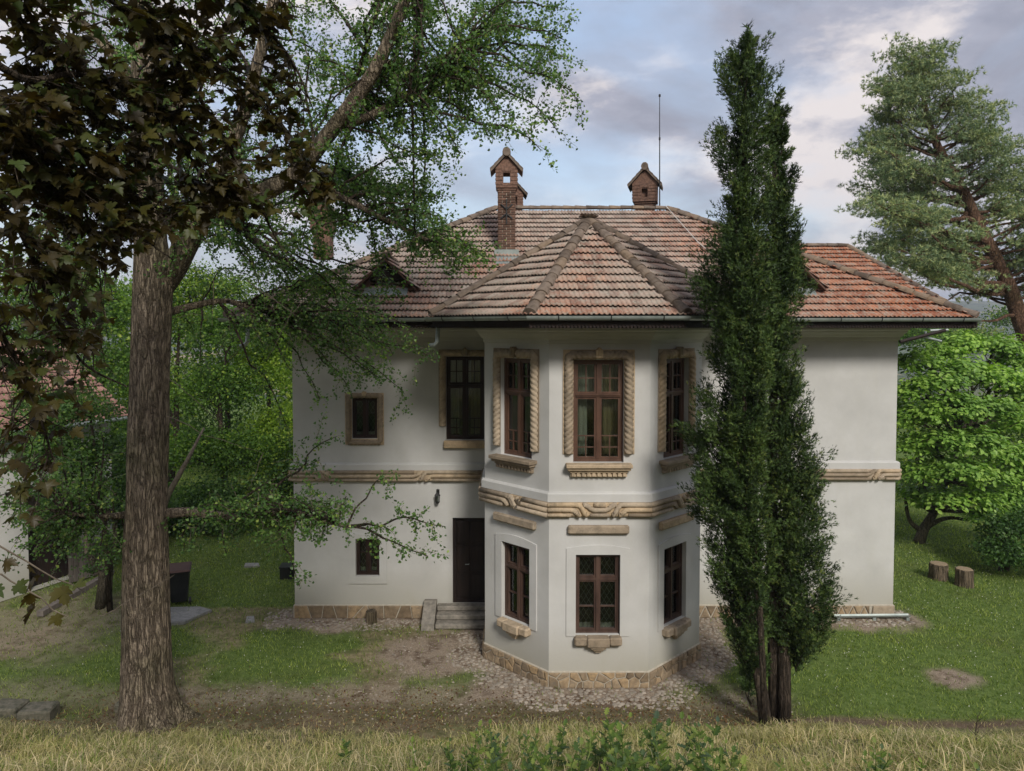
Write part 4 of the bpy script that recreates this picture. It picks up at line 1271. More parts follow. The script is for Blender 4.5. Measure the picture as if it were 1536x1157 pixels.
# ------------------------------------------------------------------ cobbles round the walls
ap = MB()
pr = np.random.default_rng(21)
apron = empty('cobble_apron', (1.8, 15.0, 0), 0, kind='structure')
apron['label'] = 'strip of rounded cobbles along the foot of the walls'
peb_me = []
for k in range(8):
    b = MB(); r = random.Random(k); s = [1 + r.uniform(-.2, .2) for _ in range(14)]
    b.lathe([(.62, -.3), (1, 0), (.86, .38), (.4, .58)], (0, 0, 0), 7, wob=lambda i, a, s=s: s[int(a * 7 / 6.3) % 7] * (1 + .04 * i)); 
    peb_me.append((np.array(b.v), b.f))
tri = [mesh_np('cobble', v, f, M_PEB, smooth=False) for v, f in peb_me]
for t in tri: t.attributes.new('rnd', 'FLOAT', 'POINT')
C = []
n = 22000
x = pr.uniform(-6.6, 11.2, n); y = pr.uniform(13.9, 19.5, n)
d = dist_house(x, y); ins = in_house(x, y)
wid = np.where(x < -.7, .75, np.where(x > 5.2, np.where(x > 8.3, .55, .3), .82)) * (.75 + .5 * vn(x, y, .7, 3))
keep = (~ins) & (d > .07) & (d < wid) & ~((x > -2.35) & (x < -.6) & (y > 17.95))
x, y = x[keep], y[keep]
pts = []; cell = {}
for a, b in zip(x, y):
    r = pr.uniform(.028, .062) * (1 if a > -.7 else .8)
    k = (int(a / .13), int(b / .13)); ok = True
    for i in (-1, 0, 1):
        for j in (-1, 0, 1):
            for (p, q, rr) in cell.get((k[0] + i, k[1] + j), ()):
                if (p - a) ** 2 + (q - b) ** 2 < (.82 * (r + rr)) ** 2: ok = False; break
    if ok: cell.setdefault(k, []).append((a, b, r)); pts.append((a, b, r))
pts.sort(key=lambda p: p[1])
VV = []; FF = []; RR = []; off = 0
for i, (a, b, r) in enumerate(pts):
    k = int(pr.integers(8)); z = float(H(a, b)) - .004
    M = Matrix.Translation((a, b, z)) @ Matrix.Rotation(pr.uniform(0, 6.28), 4, 'Z') @ Matrix.Diagonal((r * pr.uniform(.9, 1.25), r, r * pr.uniform(.5, .9), 1))
    if i < 300: inst('cobble', tri[k], apron, M)
    else:
        v, f = peb_me[k]; A = np.array(M)
        VV.append(v @ A[:3, :3].T + A[:3, 3]); FF += [[q + off for q in g] for g in f]; RR.append(np.full(len(v), pr.random())); off += len(v)
mk('cobble_bed', np.concatenate(VV), FF, M_PEB, apron, rnd=np.concatenate(RR), kind='stuff')
# loose gravel and rubble on the bare earth
x = pr.uniform(-6, 6, 9000); y = pr.uniform(13.6, 18.8, 9000)
dm_ = dirt_mask(x, y); keep = (~in_house(x, y)) & (pr.random(9000) < dm_ * .45) & (y < 18.8)
x, y = x[keep], y[keep]; n = len(x)
v = np.array([(1, 0, 0), (.2, .9, .1), (-.9, .3, 0), (-.4, -.8, 0), (.5, -.7, .1), (.1, 0, .7)]); f = np.array([(0, 1, 5), (1, 2, 5), (2, 3, 5), (3, 4, 5), (4, 0, 5)])
a = pr.uniform(0, 6.28, n); s = pr.uniform(.01, .032, n) * np.where(pr.random(n) > .95, 1.8, 1); z = H(x, y)
ca, sa = np.cos(a), np.sin(a)
VX = (v[None, :, 0] * ca[:, None] - v[None, :, 1] * sa[:, None]) * s[:, None] + x[:, None]
VY = (v[None, :, 0] * sa[:, None] + v[None, :, 1] * ca[:, None]) * s[:, None] + y[:, None]
VZ = v[None, :, 2] * s[:, None] * .8 + z[:, None] - .002
mk('gravel', np.stack([VX, VY, VZ], -1).reshape(-1, 3), (f[None] + (np.arange(n) * 6)[:, None, None]).reshape(-1, 3), M_PEB, rnd=np.repeat(pr.random(n), 6), kind='stuff', label='loose gravel and rubble on the bare earth by the door')

M_MOSS = mat_simple('mossy_stone', (.05, .055, .035), (.19, .17, .13), 9, .95, .8, bd=.02)
# ------------------------------------------------------------------ small things
M_LOG = mat_bark('cut_log_bark', (.05, .04, .03), (.22, .17, .12), 6, .1, .8, .03)
M_RING = mat_simple('sawn_wood', (.22, .16, .1), (.36, .28, .18), 20, .9, .3)
def stump(px, py, w, h, label, nm='tree_stump', group=None, dark=False, seed=0):
    p = on_ground(px, py, .03); p.z = float(H(p.x, p.y))
    o = empty(nm, p, 0, label, 'stump', group); M = WM[o.name]; r = random.Random(seed)
    ph = [r.uniform(0, 6) for _ in range(4)]
    wob = lambda i, a: 1 + .05 * math.sin(5 * a + ph[0]) + .035 * math.sin(11 * a + ph[1]) + .02 * math.sin(23 * a + ph[2])
    m = MB(); m.lathe([(w * .56, -.05), (w * .52, h * .15), (w * .5, h * .6), (w * .5, h * .97), (w * .47, h)], (0, 0, 0), 40, wob)
    m.build('bark', M_LOG, o, M=M, world=False, smooth=False)
    m = MB(); m.lathe([(w * .46, h + .001), (w * .44, h + .008)], (0, 0, 0), 40, wob); m.build('cut_face', M_RING if not dark else M_LOG, o, M=M, world=False)
    return o
stump(1408, 868, .5, .46, 'low sawn tree stump on the lawn, the one nearer the villa corner', seed=1, group='sawn stumps on the lawn')
stump(1446, 877, .46, .5, 'low sawn tree stump on the lawn, the one farther out from the villa', seed=2, group='sawn stumps on the lawn')
stump(557, 932, .27, .3, 'dark upright log standing against the plinth below the small windows', 'log_stump', dark=True, seed=3)
# wheelie bin
bp = on_ground(270, 903, 0); bp.z = float(H(bp.x, bp.y))
bin_ = empty('wheelie_bin', bp, R(20), 'black wheelie bin on the grass behind the big trunk', 'bin'); M = WM[bin_.name]
m = MB(); m.add([(-.2, -.24, .08), (.2, -.24, .08), (.2, .2, .08), (-.2, .2, .08), (-.27, -.32, .92), (.27, -.32, .92), (.27, .3, .92), (-.27, .3, .92)], [(0, 3, 2, 1), (4, 5, 6, 7), (0, 1, 5, 4), (1, 2, 6, 5), (2, 3, 7, 6), (3, 0, 4, 7)])
m.bev(-.29, .29, -.34, .32, .88, .93, .01); m.build('body', M_BIN, bin_, M=M, world=False)
m = MB(); m.add([(-.3, -.38, .935), (.3, -.38, .935), (.3, .34, .96), (-.3, .34, .96), (-.27, -.34, .98), (.27, -.34, .98), (.27, .3, 1.01), (-.27, .3, 1.01)], [(0, 3, 2, 1), (4, 5, 6, 7), (0, 1, 5, 4), (1, 2, 6, 5), (2, 3, 7, 6), (3, 0, 4, 7)]); m.build('lid', mat_simple('bin_lid', (.07, .035, .03), (.11, .06, .05), 4, .5, .1), bin_, M=M, world=False)
m = MB(); m.tube([(-.24, .37, .9), (.24, .37, .9)], .018, 6); m.build('handle', M_BIN, bin_, M=M, world=False)
for s in (-1, 1):
    m = MB(); m.tube([(s * .24, -.26, .1), (s * .3, -.26, .1)], .1, 18); m.tube([(s * .3, -.26, .1), (s * .31, -.26, .1)], .045, 10); m.build('wheel', M_BIN, bin_, M=M, world=False)
# dark planter box by the wall corner
bp = on_ground(432, 866, 0)
o = empty('planter_box', bp, R(5), 'small dark box standing on the grass beside the villa corner', 'box'); M = WM[o.name]
m = MB(); m.bev(-.2, .2, -.2, .2, 0, .32, .012); m.box(-.17, .17, -.17, .17, .322, .33); m.build('body', M_BIN, o, M=M, world=False)
m = MB(); m.bev(-.23, .23, -.23, .23, .331, .38, .012); m.build('rim', M_BIN, o, M=M, world=False)
# bench far back
bp = on_ground(402, 757, 0)
o = empty('garden_bench', bp, R(-8), 'pale slatted garden bench on the far lawn in front of the bushes', 'bench'); M = WM[o.name]
M_BEN = mat_simple('weathered_white_wood', (.3, .3, .28), (.5, .5, .47), 8, .8, .2, (.2, 1, 1))
for k in range(4):
    m = MB(); m.bev(-.75, .75, -.22 + k * .12, -.12 + k * .12, .43, .46, .005); m.build('slat', M_BEN, o, M=M, world=False)
for k in range(3):
    m = MB(); m.bev(-.75, .75, .27, .3, .56 + k * .13, .66 + k * .13, .005); m.build('slat', M_BEN, o, M=M, world=False)
for x_ in (-.68, .68):
    for y0, y1, z1 in ((-.2, -.14, .43), (.21, .265, .95)):
        m = MB(); m.box(x_ - .03, x_ + .03, y0, y1, 0, z1); m.build('leg', M_BEN, o, M=M, world=False)
# slabs lying in the grass
def slab(pts, label, nm='stone_slab', h=.05, mat=None):
    P = [on_ground(a, b, .03) for a, b in pts]; c = sum(P, Vector()) / len(P); c.z = float(H(c.x, c.y))
    m = MB(); m.prism([(p.x - c.x, p.y - c.y) for p in P], -.06, h)
    p1 = [((p.x - c.x) * .96, (p.y - c.y) * .94) for p in P]; m.prism(p1, h + .001, h + .012)
    m.build(nm, mat or M_CON, None, M=Matrix.Translation(c), world=False, label=label, cat='slab')
slab([(250, 936), (278, 934), (318, 916), (300, 911), (252, 912)], 'irregular grey concrete slab in the grass right of the big trunk')
slab([(366, 852), (390, 852), (388, 847), (368, 847)], 'small pale slab in the grass far behind the trunk')
slab([(368, 934), (382, 933), (381, 924), (370, 925)], 'small flat grey stone between trunk and villa corner', h=.03)
for k, (px, py, w, h, l) in enumerate(((52, 1086, .6, .22, 'mossy rectangular stone block at the left foot of the bank'), (6, 1078, .6, .2, 'low mossy stone block at the left end of the bank foot'), (188, 1066, .34, .18, 'small weathered stone block beside the root flare of the big trunk'))):
    p = on_ground(px, py, 0); M = Matrix.Translation((p.x, p.y + .1, float(H(p.x, p.y + .1)))) @ Matrix.Rotation(R(6 - 9 * k), 4, 'Z')
    m = MB(); m.bev(-w / 2, w / 2, -.2, .25, -.15, h, .035); m.build('stone_block', M_MOSS, None, M=M, world=False, label=l, cat='stone block')
# zinc strip lying along the right plinth
a = at(1252, 941, 18.7); b = at(1364, 937, 18.7)
m = MB()
for k in range(7):
    t = math.pi * k / 6
pr_ = [(-.07, .0), (-.05, -.045), (0, -.06), (.05, -.045), (.07, 0), (.062, 0), (.044, -.037), (0, -.052), (-.044, -.037), (-.062, 0)]
n = len(pr_); za = .14
V = [(a.x, a.y + u, za + w) for u, w in pr_] + [(b.x, b.y + u, za + .02 + w) for u, w in pr_]
m.add(V, [(i, (i + 1) % n, n + (i + 1) % n, n + i) for i in range(n)] + [tuple(range(n))[::-1], tuple(range(n, 2 * n))])
for xx in (a.x + .05, (a.x + b.x) / 2, b.x - .1): m.box(xx, xx + .08, a.y - .05, a.y + .05, 0, za - .05)
m.build('drain_channel', M_ZINC, None, M=Matrix.Translation((a.x, a.y, 0)), world=True, label='length of grey zinc gutter lying along the right hand plinth', cat='gutter')

# fallen leaves and bits under the big tree
n = 5200
x = pr.uniform(-9.5, 5.5, n); y = pr.normal(14.1, .55, n); z = H(x, y) + .012
kp = (~in_house(x, y)) & (dist_house(x, y) > .5) & (pr.random(n) < .25 + 1.2 * fbm(x, y, .8, 77)); x, y, z = x[kp], y[kp], z[kp]; n = len(x)
q = np.array([(-1, 0, 0), (0, -.6, .1), (1, 0, .15), (0, .7, 0)]); a = pr.uniform(0, 6.28, n); s = pr.uniform(.012, .034, n); ti = pr.uniform(-.5, .5, n)
VX = (q[None, :, 0] * np.cos(a)[:, None] - q[None, :, 1] * np.sin(a)[:, None]) * s[:, None] + x[:, None]
VY = (q[None, :, 0] * np.sin(a)[:, None] + q[None, :, 1] * np.cos(a)[:, None]) * s[:, None] + y[:, None]
VZ = (q[None, :, 2] + q[None, :, 0] * ti[:, None]) * s[:, None] + z[:, None]
mk('fallen_leaves', np.stack([VX, VY, VZ], -1).reshape(-1, 3), np.arange(n * 4).reshape(-1, 4), mat_leaf('dead_leaf', [(0, (.07, .035, .02)), (.5, (.16, .09, .05)), (1, (.3, .22, .12))], .15, .8, .1), rnd=np.repeat(pr.random(n), 4), kind='stuff', label='brown fallen leaves on the ground below the big trunk')
# ------------------------------------------------------------------ outbuilding at the far left
ob = empty('outbuilding', (-14, 20.5, 0), 0, 'white outbuilding with red tiled roof at the left edge behind branches', 'outbuilding')
A = Vector((-14.9, 18.2)); B = Vector((-12.75, 23.2)); d = (B - A).normalized(); nn = Vector((d.y, -d.x))
L = (B - A).length
m = MB(); zt = 4.75
gs0, gs1, gz = 2.75, 4.5, 2.0
Pp = lambda s, z, q=0: (A.x + d.x * s - nn.x * q, A.y + d.y * s - nn.y * q, z)
for s0, s1, z0, z1 in ((0, gs0, 0, zt), (gs1, L, 0, zt), (gs0, gs1, gz, zt)):
    m.add([Pp(s0, z0), Pp(s1, z0), Pp(s1, z1), Pp(s0, z1)], [(0, 1, 2, 3)])
for q in (((gs0, 0), (gs0, gz)), ((gs0, gz), (gs1, gz)), ((gs1, gz), (gs1, 0))):
    (s0, z0), (s1, z1) = q; m.add([Pp(s0, z0), Pp(s1, z1), Pp(s1, z1, .3), Pp(s0, z0, .3)], [(0, 1, 2, 3)])
C0 = A - nn * 5; 
Bk = B - nn * 5
m.add([(A.x, A.y, 0), (C0.x, C0.y, 0), (C0.x, C0.y, zt), (A.x, A.y, zt), (B.x, B.y, 0), (Bk.x, Bk.y, 0), (Bk.x, Bk.y, zt), (B.x, B.y, zt)], [(1, 0, 3, 2), (4, 5, 6, 7), (0, 1, 5, 4)])
m.build('wall', M_PLA, ob)
m = MB(); m.add([Pp(gs0, 0, .35), Pp(gs1, 0, .35), Pp(gs1, gz, .35), Pp(gs0, gz, .35)], [(0, 1, 2, 3)])
gate = m.build('gate', M_WDK, ob)
for k in range(9):
    s = gs0 + .04 + k * (gs1 - gs0 - .08) / 9; w_ = (gs1 - gs0 - .08) / 9 - .012
    m = MB(); v0 = [Pp(s, .03, .349), Pp(s + w_, .03, .349), Pp(s + w_, gz - .05, .349), Pp(s, gz - .05, .349), Pp(s, .03, .32), Pp(s + w_, .03, .32), Pp(s + w_, gz - .05, .32), Pp(s, gz - .05, .32)]
    m.add(v0, [(4, 5, 6, 7), (0, 1, 5, 4), (1, 2, 6, 5), (2, 3, 7, 6), (3, 0, 4, 7)]); m.build('plank', M_WDK, gate)
# low plank door leaf standing open
m = MB()
lf = empty('plank_fence', on_ground(136, 868), R(62), 'short grey plank fence beyond the dark gate of the outbuilding', 'fence')
M_PLK = mat_simple('grey_planks', (.1, .085, .075), (.22, .19, .17), 7, .9, .4, (1, 1, .1), var=.2)
for k in range(9):
    m = MB(); m.bev(-.65 + k * .145, -.65 + k * .145 + .13, -.012, .012, .05, 1.05 + .03 * random.random(), .004); m.build('plank', M_PLK, lf, M=WM[lf.name], world=False)
m = MB(); m.box(-.65, .64, .013, .045, .25, .33); m.box(-.65, .64, .013, .045, .8, .88); m.build('rail', M_PLK, lf, M=WM[lf.name], world=False)
# roof
ov = .5
e0 = A - d * .4 + nn * ov; e1 = B + d * .4 + nn * ov; ze = zt + .0
r0 = e0 - nn * 3.4; r1 = e1 - nn * 3.4; zr_ = ze + 2.3
poly = [Vector((e0.x, e0.y, ze)), Vector((e1.x, e1.y, ze)), Vector((r1.x, r1.y, zr_)), Vector((r0.x, r0.y, zr_))]
b0 = r0 - nn * 3.4; b1 = r1 - nn * 3.4
m = MB(); m.add(poly + [p - Vector((0, 0, .08)) for p in poly] + [(b0.x, b0.y, ze), (b1.x, b1.y, ze)], [(0, 1, 2, 3), (7, 6, 5, 4), (0, 4, 5, 1), (1, 5, 6, 2), (0, 3, 7, 4), (3, 2, 9, 8)])
g0 = A - nn * 2.9; g1 = B - nn * 2.9
m.add([(A.x, A.y, zt), (C0.x, C0.y, zt), (g0.x, g0.y, zr_ - .15), (B.x, B.y, zt), (Bk.x, Bk.y, zt), (g1.x, g1.y, zr_ - .15)], [(0, 1, 2), (3, 5, 4)])
ro = m.build('roof', M_WDK, ob)
M_RED = mat_simple('pale_red_tile', (.2, .11, .09), (.34, .2, .165), 9, .9, .3, var=.25)
VV = []; FF = []; RR = []
for c, (p, u, v, n) in enumerate(layout(poly, False)):
    Am = np.array(Matrix(((u.x, v.x, n.x, p.x), (u.y, v.y, n.y, p.y), (u.z, v.z, n.z, p.z), (0, 0, 0, 1))))
    VV.append(TV @ Am[:3, :3].T + Am[:3, 3]); FF.append(TF + c * len(TV)); RR.append(np.full(len(TV), random.random()))
mk('tile_field', np.concatenate(VV), np.concatenate(FF), M_RED, ro, rnd=np.concatenate(RR), kind='stuff')
V, F = None, None
m = MB(); m.tube([Vector((e0.x, e0.y, ze - .04)) , Vector((e1.x, e1.y, ze - .04))], .07, 8); m.build('gutter', M_ZINC, ob)
# kerb beam on the ground in front of it
a = on_ground(60, 925); b = on_ground(168, 862)
m = MB(); dd = (b - a).normalized(); w_ = Vector((dd.y, -dd.x, 0)) * .09
m.add([a - w_, a + w_, b + w_, b - w_] + [p + Vector((0, 0, .14)) for p in (a - w_, a + w_, b + w_, b - w_)], [(4, 5, 6, 7), (0, 1, 5, 4), (1, 2, 6, 5), (2, 3, 7, 6), (3, 0, 4, 7)])
m.build('timber_beam', M_PLK, None, M=Matrix.Translation(a), label='low weathered timber beam on the ground before the outbuilding gate', cat='beam')
# ------------------------------------------------------------------ foliage tools
def unit(v): return v / np.maximum(np.linalg.norm(v, axis=-1, keepdims=True), 1e-9)
def scatter(P, size, tmpl, faces, r, nrm=None, nb=.6, tan=None, tb=.5):
    """P (n,3). template x = across, y = along the leaf, z = normal"""
    n = len(P)
    nv = unit(r.normal(size=(n, 3)))
    if nrm is not None: nv = unit(nv * (1 - nb) + nrm * nb)
    tv = r.normal(size=(n, 3))
    if tan is not None: tv = unit(unit(tv) * (1 - tb) + tan * tb)
    tv = unit(tv - nv * (tv * nv).sum(1, keepdims=True))
    xv = np.cross(tv, nv)
    T = np.asarray(tmpl, float)
    V = P[:, None] + size[:, None, None] * (T[None, :, 0:1] * xv[:, None] + T[None, :, 1:2] * tv[:, None] + T[None, :, 2:3] * nv[:, None])
    F = (np.asarray(faces)[None] + (np.arange(n) * len(T))[:, None, None]).reshape(-1, len(faces[0]))
    return V.reshape(-1, 3), F
OVAL = ([(0, 0, 0), (.3, .35, .06), (.26, .7, .03), (0, 1, -.08), (-.26, .7, .03), (-.3, .35, .06), (0, .5, 0)],
        [(0, 1, 2), (0, 2, 3), (0, 3, 4), (0, 4, 5)])
RHOMB = ([(0, 0, 0), (.34, .5, .08), (0, 1, -.05), (-.34, .5, .08)], [(0, 1, 2), (0, 2, 3)])
FAN = ([(0, .2, 0), (.5, .78, .08), (0, 1.0, -.03), (-.5, .78, .08)],
       [(0, 1, 2), (0, 2, 3)])
SPRAY = ([(-.11, .0, 0), (.11, .0, 0), (.0, 1.0, -.04), (.0, .2, .02), (.36, .78, .07), (.05, .5, .03), (.0, .12, .02), (-.36, .7, .06), (-.05, .44, .02)],
         [(0, 1, 2), (3, 4, 5), (6, 8, 7)])
class Acc:
    def __init__(s): s.V = []; s.F = []; s.R = []; s.n = 0
    def add(s, V, F, k, rv):
        s.V.append(V); s.F.append(F + s.n); s.n += len(V); s.R.append(np.repeat(rv, k))
    def build(s, name, mat, parent, **kw):
        return mk(name, np.concatenate(s.V), np.concatenate(s.F), mat, parent, rnd=np.concatenate(s.R), **kw)
def wig(a, b, n, amp, r, sag=0.0):
    a, b = np.asarray(a, float), np.asarray(b, float); L = np.linalg.norm(b - a)
    t = np.linspace(0, 1, n + 1)[:, None]
    p = a + (b - a) * t
    o = np.cumsum(r.normal(size=(n + 1, 3)), 0) * amp * L / n
    o -= o[0] + (o[-1] - o[0]) * t
    p += o; p[:, 2] -= (sag * L * 4 * t * (1 - t))[:, 0]
    return p

def blob_tree(*A_, dome=True, **K_):
    return _blob_tree(*A_, dome=dome, **K_)
def _blob_tree(name, base, trunk, tr, blobs, leaf, mat, bark, label, cat='tree', group=None, lsize=.12, clumps=26, per=45, cr=.32, seed=1, branch_r=.05, up=.35, parts=True, dome=True):
    """trunk: world polyline; blobs: (centre, (rx,ry,rz), density)"""
    r = np.random.default_rng(seed)
    o = empty(name, base, 0, label, cat, group)
    m = MB(); m.tube(trunk, tr, 9); m.build('trunk', bark, o, smooth=True)
    acc = Acc(); lm = MB()
    tp = np.array([tuple(p) for p in trunk])
    for (c, rad, den) in blobs:
        c = np.array(tuple(c)); rad = np.array(rad)
        n = max(3, int(clumps * den))
        d = unit(r.normal(size=(n, 3)))
        if dome: d[:, 2] = np.abs(d[:, 2]) * 1.05 - .3
        rr = .45 + .55 * r.random(n) ** .5
        cc = c + d * rr[:, None] * rad
        j = np.argmin(np.linalg.norm(tp - (c - np.array([0, 0, rad[2] * .6])), axis=1)); a = tp[j]
        mid = c - np.array([0, 0, rad[2] * .25])
        pth = wig(a, mid, 6, .25, r, -.06)
        lm.tube([tuple(p) for p in pth], list(np.linspace(branch_r * 1.4, branch_r * .7, len(pth))), 6)
        for q in cc[:: max(1, n // 9)]:
            k = pth[r.integers(2, len(pth))]
            p2 = wig(k, q, 4, .3, r, -.05)
            lm.tube([tuple(p) for p in p2], list(np.linspace(branch_r * .5, .006, len(p2))), 4, False)
        m_ = per
        P = (cc[:, None] + r.normal(size=(n, m_, 3)) * cr * np.array([1, 1, .55]) * (.7 + .6 * r.random((n, 1, 1)))).reshape(-1, 3)
        out = unit(P - c)
        N_ = unit(out * .5 + np.array([0, 0, 1.0]))
        V, F = scatter(P, lsize * r.uniform(.65, 1.25, len(P)), leaf[0], leaf[1], r, N_, up, np.tile(np.array([[0, 0, -.6]]), (len(P), 1)) + out * .6, .45)
        acc.add(V, F, len(leaf[0]), np.clip(np.repeat(r.random(n), m_) * .45 + r.random(len(P)) * .55, 0, .999))
    lm.build('limbs', bark, o, smooth=True, kind='stuff')
    acc.build('crown', mat, o, kind='stuff')
    return o

M_BARK_G = mat_bark('ginkgo_bark', (.07, .053, .038), (.46, .37, .275), 7.0, .15, 1.0, .06)
M_BARK_D = mat_bark('dark_bark', (.02, .016, .012), (.11, .085, .065), 7, .15, .9, .03)
M_BARK_P = mat_bark('pine_bark', (.06, .036, .026), (.24, .14, .095), 5, .3, .9, .05)
M_BARK_M = mat_bark('grey_bark', (.05, .045, .035), (.2, .17, .13), 6, .3, .8, .03)
M_TWIG = mat_simple('pale_twig', (.1, .08, .06), (.24, .2, .15), 12, .9, .2)
L_GIN = mat_leaf('ginkgo_leaf', [(0, (0.051, 0.113, 0.031)), (.5, (0.101, 0.201, 0.052)), (.9, (0.172, 0.302, 0.077)), (1, (0.345, 0.429, 0.103))], .35, .45, .4)
L_CYP = mat_leaf('thuja_spray', [(0, (0.019, 0.037, 0.012)), (.5, (0.043, 0.080, 0.022)), (.85, (0.073, 0.125, 0.029)), (1, (0.131, 0.164, 0.041))], .12, .6, .25, 1.1)
L_PIN = mat_leaf('pine_needle', [(0, (0.121, 0.193, 0.102)), (.5, (0.242, 0.332, 0.171)), (1, (0.445, 0.488, 0.223))], .15, .5, .35, .25)
L_MAG = mat_leaf('magnolia_leaf', [(0, (0.106, 0.200, 0.044)), (.5, (0.213, 0.385, 0.079)), (1, (0.390, 0.569, 0.130))], .35, .45, .4, .5)
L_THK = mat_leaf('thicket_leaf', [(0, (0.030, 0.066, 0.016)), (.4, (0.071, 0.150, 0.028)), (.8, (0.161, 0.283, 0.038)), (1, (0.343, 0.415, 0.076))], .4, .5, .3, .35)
L_THB = mat_leaf('thicket_leaf_painted_sunlit', [(0, (0.111, 0.204, 0.030)), (.5, (0.221, 0.347, 0.041)), (1, (0.442, 0.530, 0.082))], .5, .5, .3, .5)  # lighter, yellower copy of the thicket leaf, sunshine put into the colour
L_SHR = mat_leaf('dark_shrub_leaf', [(0, (0.026, 0.067, 0.018)), (.5, (0.056, 0.124, 0.031)), (1, (0.113, 0.202, 0.045))], .3, .5, .3, .6)
L_MAP = mat_leaf('copper_maple_leaf', [(0, (0.031, 0.023, 0.008)), (.45, (0.057, 0.044, 0.013)), (.75, (0.078, 0.076, 0.019)), (1, (0.062, 0.105, 0.036))], .42, .45, .3, 1.5, (1.3, 1.1, .5))
L_WEED = mat_leaf('weed_leaf', [(0, (.1, .15, .09)), (.3, (.07, .13, .03)), (.65, (.14, .22, .045)), (1, (.27, .33, .09))], .4, .5, .3, 2)

def up_pt(px, py, Y): return at(px, py, Y)

# ------------------------------------------------------------------ ginkgo
r = np.random.default_rng(100)
GB = on_ground(222, 1082, 0); GB.z = 0
GD = GB.y
gk = empty('ginkgo_tree', GB, 0, 'large tree with furrowed brown trunk and small fan leaves left of the villa', 'tree')
tp = [(226, 1097, 74), (225, 1086, 58), (223, 1066, 47), (221, 1030, 40), (220, 980, 37), (219, 900, 36), (218, 820, 33), (220, 740, 31), (222, 660, 30), (225, 570, 29.5), (228, 480, 29), (230, 430, 30), (229, 400, 28), (226, 360, 24), (224, 300, 23), (222, 220, 21), (216, 120, 19), (211, 20, 17), (208, -80, 14), (206, -200, 11)]
P_, R_ = [], []
for a, b in zip(tp[:-1], tp[1:]):
    for k in range(4):
        t = k / 4; P_.append(at(a[0] + (b[0] - a[0]) * t, a[1] + (b[1] - a[1]) * t, GD)); R_.append(.92 * (a[2] + (b[2] - a[2]) * t) / FPX * GD)
m = MB()
def gw(i, a, p):
    fl_ = max(0, 1 - (p.z) / 1.0)
    return 1 + .025 * math.sin(7 * a + p.z * .8) + .02 * math.sin(13 * a - p.z * 1.3) + .17 * fl_ ** 1.5 * math.sin(5 * a + 1) + .08 * fl_ * math.sin(9 * a) + .018 * math.sin(p.z * 3 + 2 * a) + .012 * math.sin(29 * a + 3 * math.sin(p.z * 2))
m.tube(P_, R_, 64, True, gw); m.build('trunk', M_BARK_G, gk, smooth=True)
def limb(pts, rad, nm='limb', par=gk, mat=M_BARK_G, n=12):
    Q = []; RR = []
    W = [np.array(tuple(at(*p))) for p in pts]
    for i in range(len(W) - 1):
        p0 = W[max(i - 1, 0)]; p1 = W[i]; p2 = W[i + 1]; p3 = W[min(i + 2, len(W) - 1)]
        for k in range(5):
            t = k / 5; q = .5 * ((2 * p1) + (-p0 + p2) * t + (2 * p0 - 5 * p1 + 4 * p2 - p3) * t * t + (-p0 + 3 * p1 - 3 * p2 + p3) * t ** 3)
            Q.append(q); RR.append(rad[i] + (rad[i + 1] - rad[i]) * t)
    Q.append(W[-1]); RR.append(rad[-1])
    mm = MB(); mm.tube([tuple(q) for q in Q], RR, n, True, lambda i, a, p: 1 + .05 * math.sin(3 * a + p.z * 4) + .03 * math.sin(7 * a))
    mm.build(nm, mat, par, smooth=True)
    return Q
limbs = {}
limbs['A'] = limb([(236, 440, 14.0), (262, 400, 13.85), (288, 350, 13.7), (318, 290, 13.5), (340, 240, 13.4), (380, 120, 13.2), (420, -40, 13)], [.2, .235, .22, .19, .14, .11, .08])
limbs['B'] = limb([(322, 290, 13.55), (380, 292, 13.2), (440, 262, 12.9), (490, 205, 12.6), (530, 150, 12.4), (568, 95, 12.2), (607, 0, 12.0), (630, -80, 11.9)], [.17, .16, .15, .135, .12, .11, .09, .06])
limbs['C'] = limb([(232, 345, 14), (275, 315, 14.6), (310, 318, 15), (380, 345, 15.4)], [.14, .12, .1, .06])
limbs['D'] = limb([(236, 772, 14), (290, 768, 13.7), (350, 775, 13.4), (430, 770, 13.0), (520, 790, 12.7)], [.11, .085, .07, .05, .03])
limbs['E'] = limb([(235, 475, 14), (280, 462, 14.2), (340, 452, 14.4), (400, 470, 14.6)], [.09, .07, .05, .03])
limbs['F'] = limb([(205, 770, 14), (160, 775, 13.6), (100, 770, 13.2)], [.09, .06, .03])
limbs['G'] = limb([(218, 150, 14), (150, 60, 13.8), (80, 0, 13.6)], [.14, .1, .05])
limbs['H'] = limb([(222, 210, 14), (290, 130, 14.4), (350, 20, 14.8)], [.13, .1, .06])
limbs['I'] = limb([(220, 330, 14), (150, 300, 14.4), (90, 250, 14.7)], [.12, .08, .05])
limbs['J'] = limb([(500, 195, 12.6), (600, 150, 12.8), (700, 60, 13)], [.09, .06, .03])
limbs['K'] = limb([(440, 260, 12.9), (520, 300, 12.8), (640, 360, 12.9)], [.08, .06, .03])
sec = []   # (start limb, start index fraction, end px, end py, depth)
def S(l, f, px, py, dep, den=1.0): sec.append((l, f, px, py, dep, den))
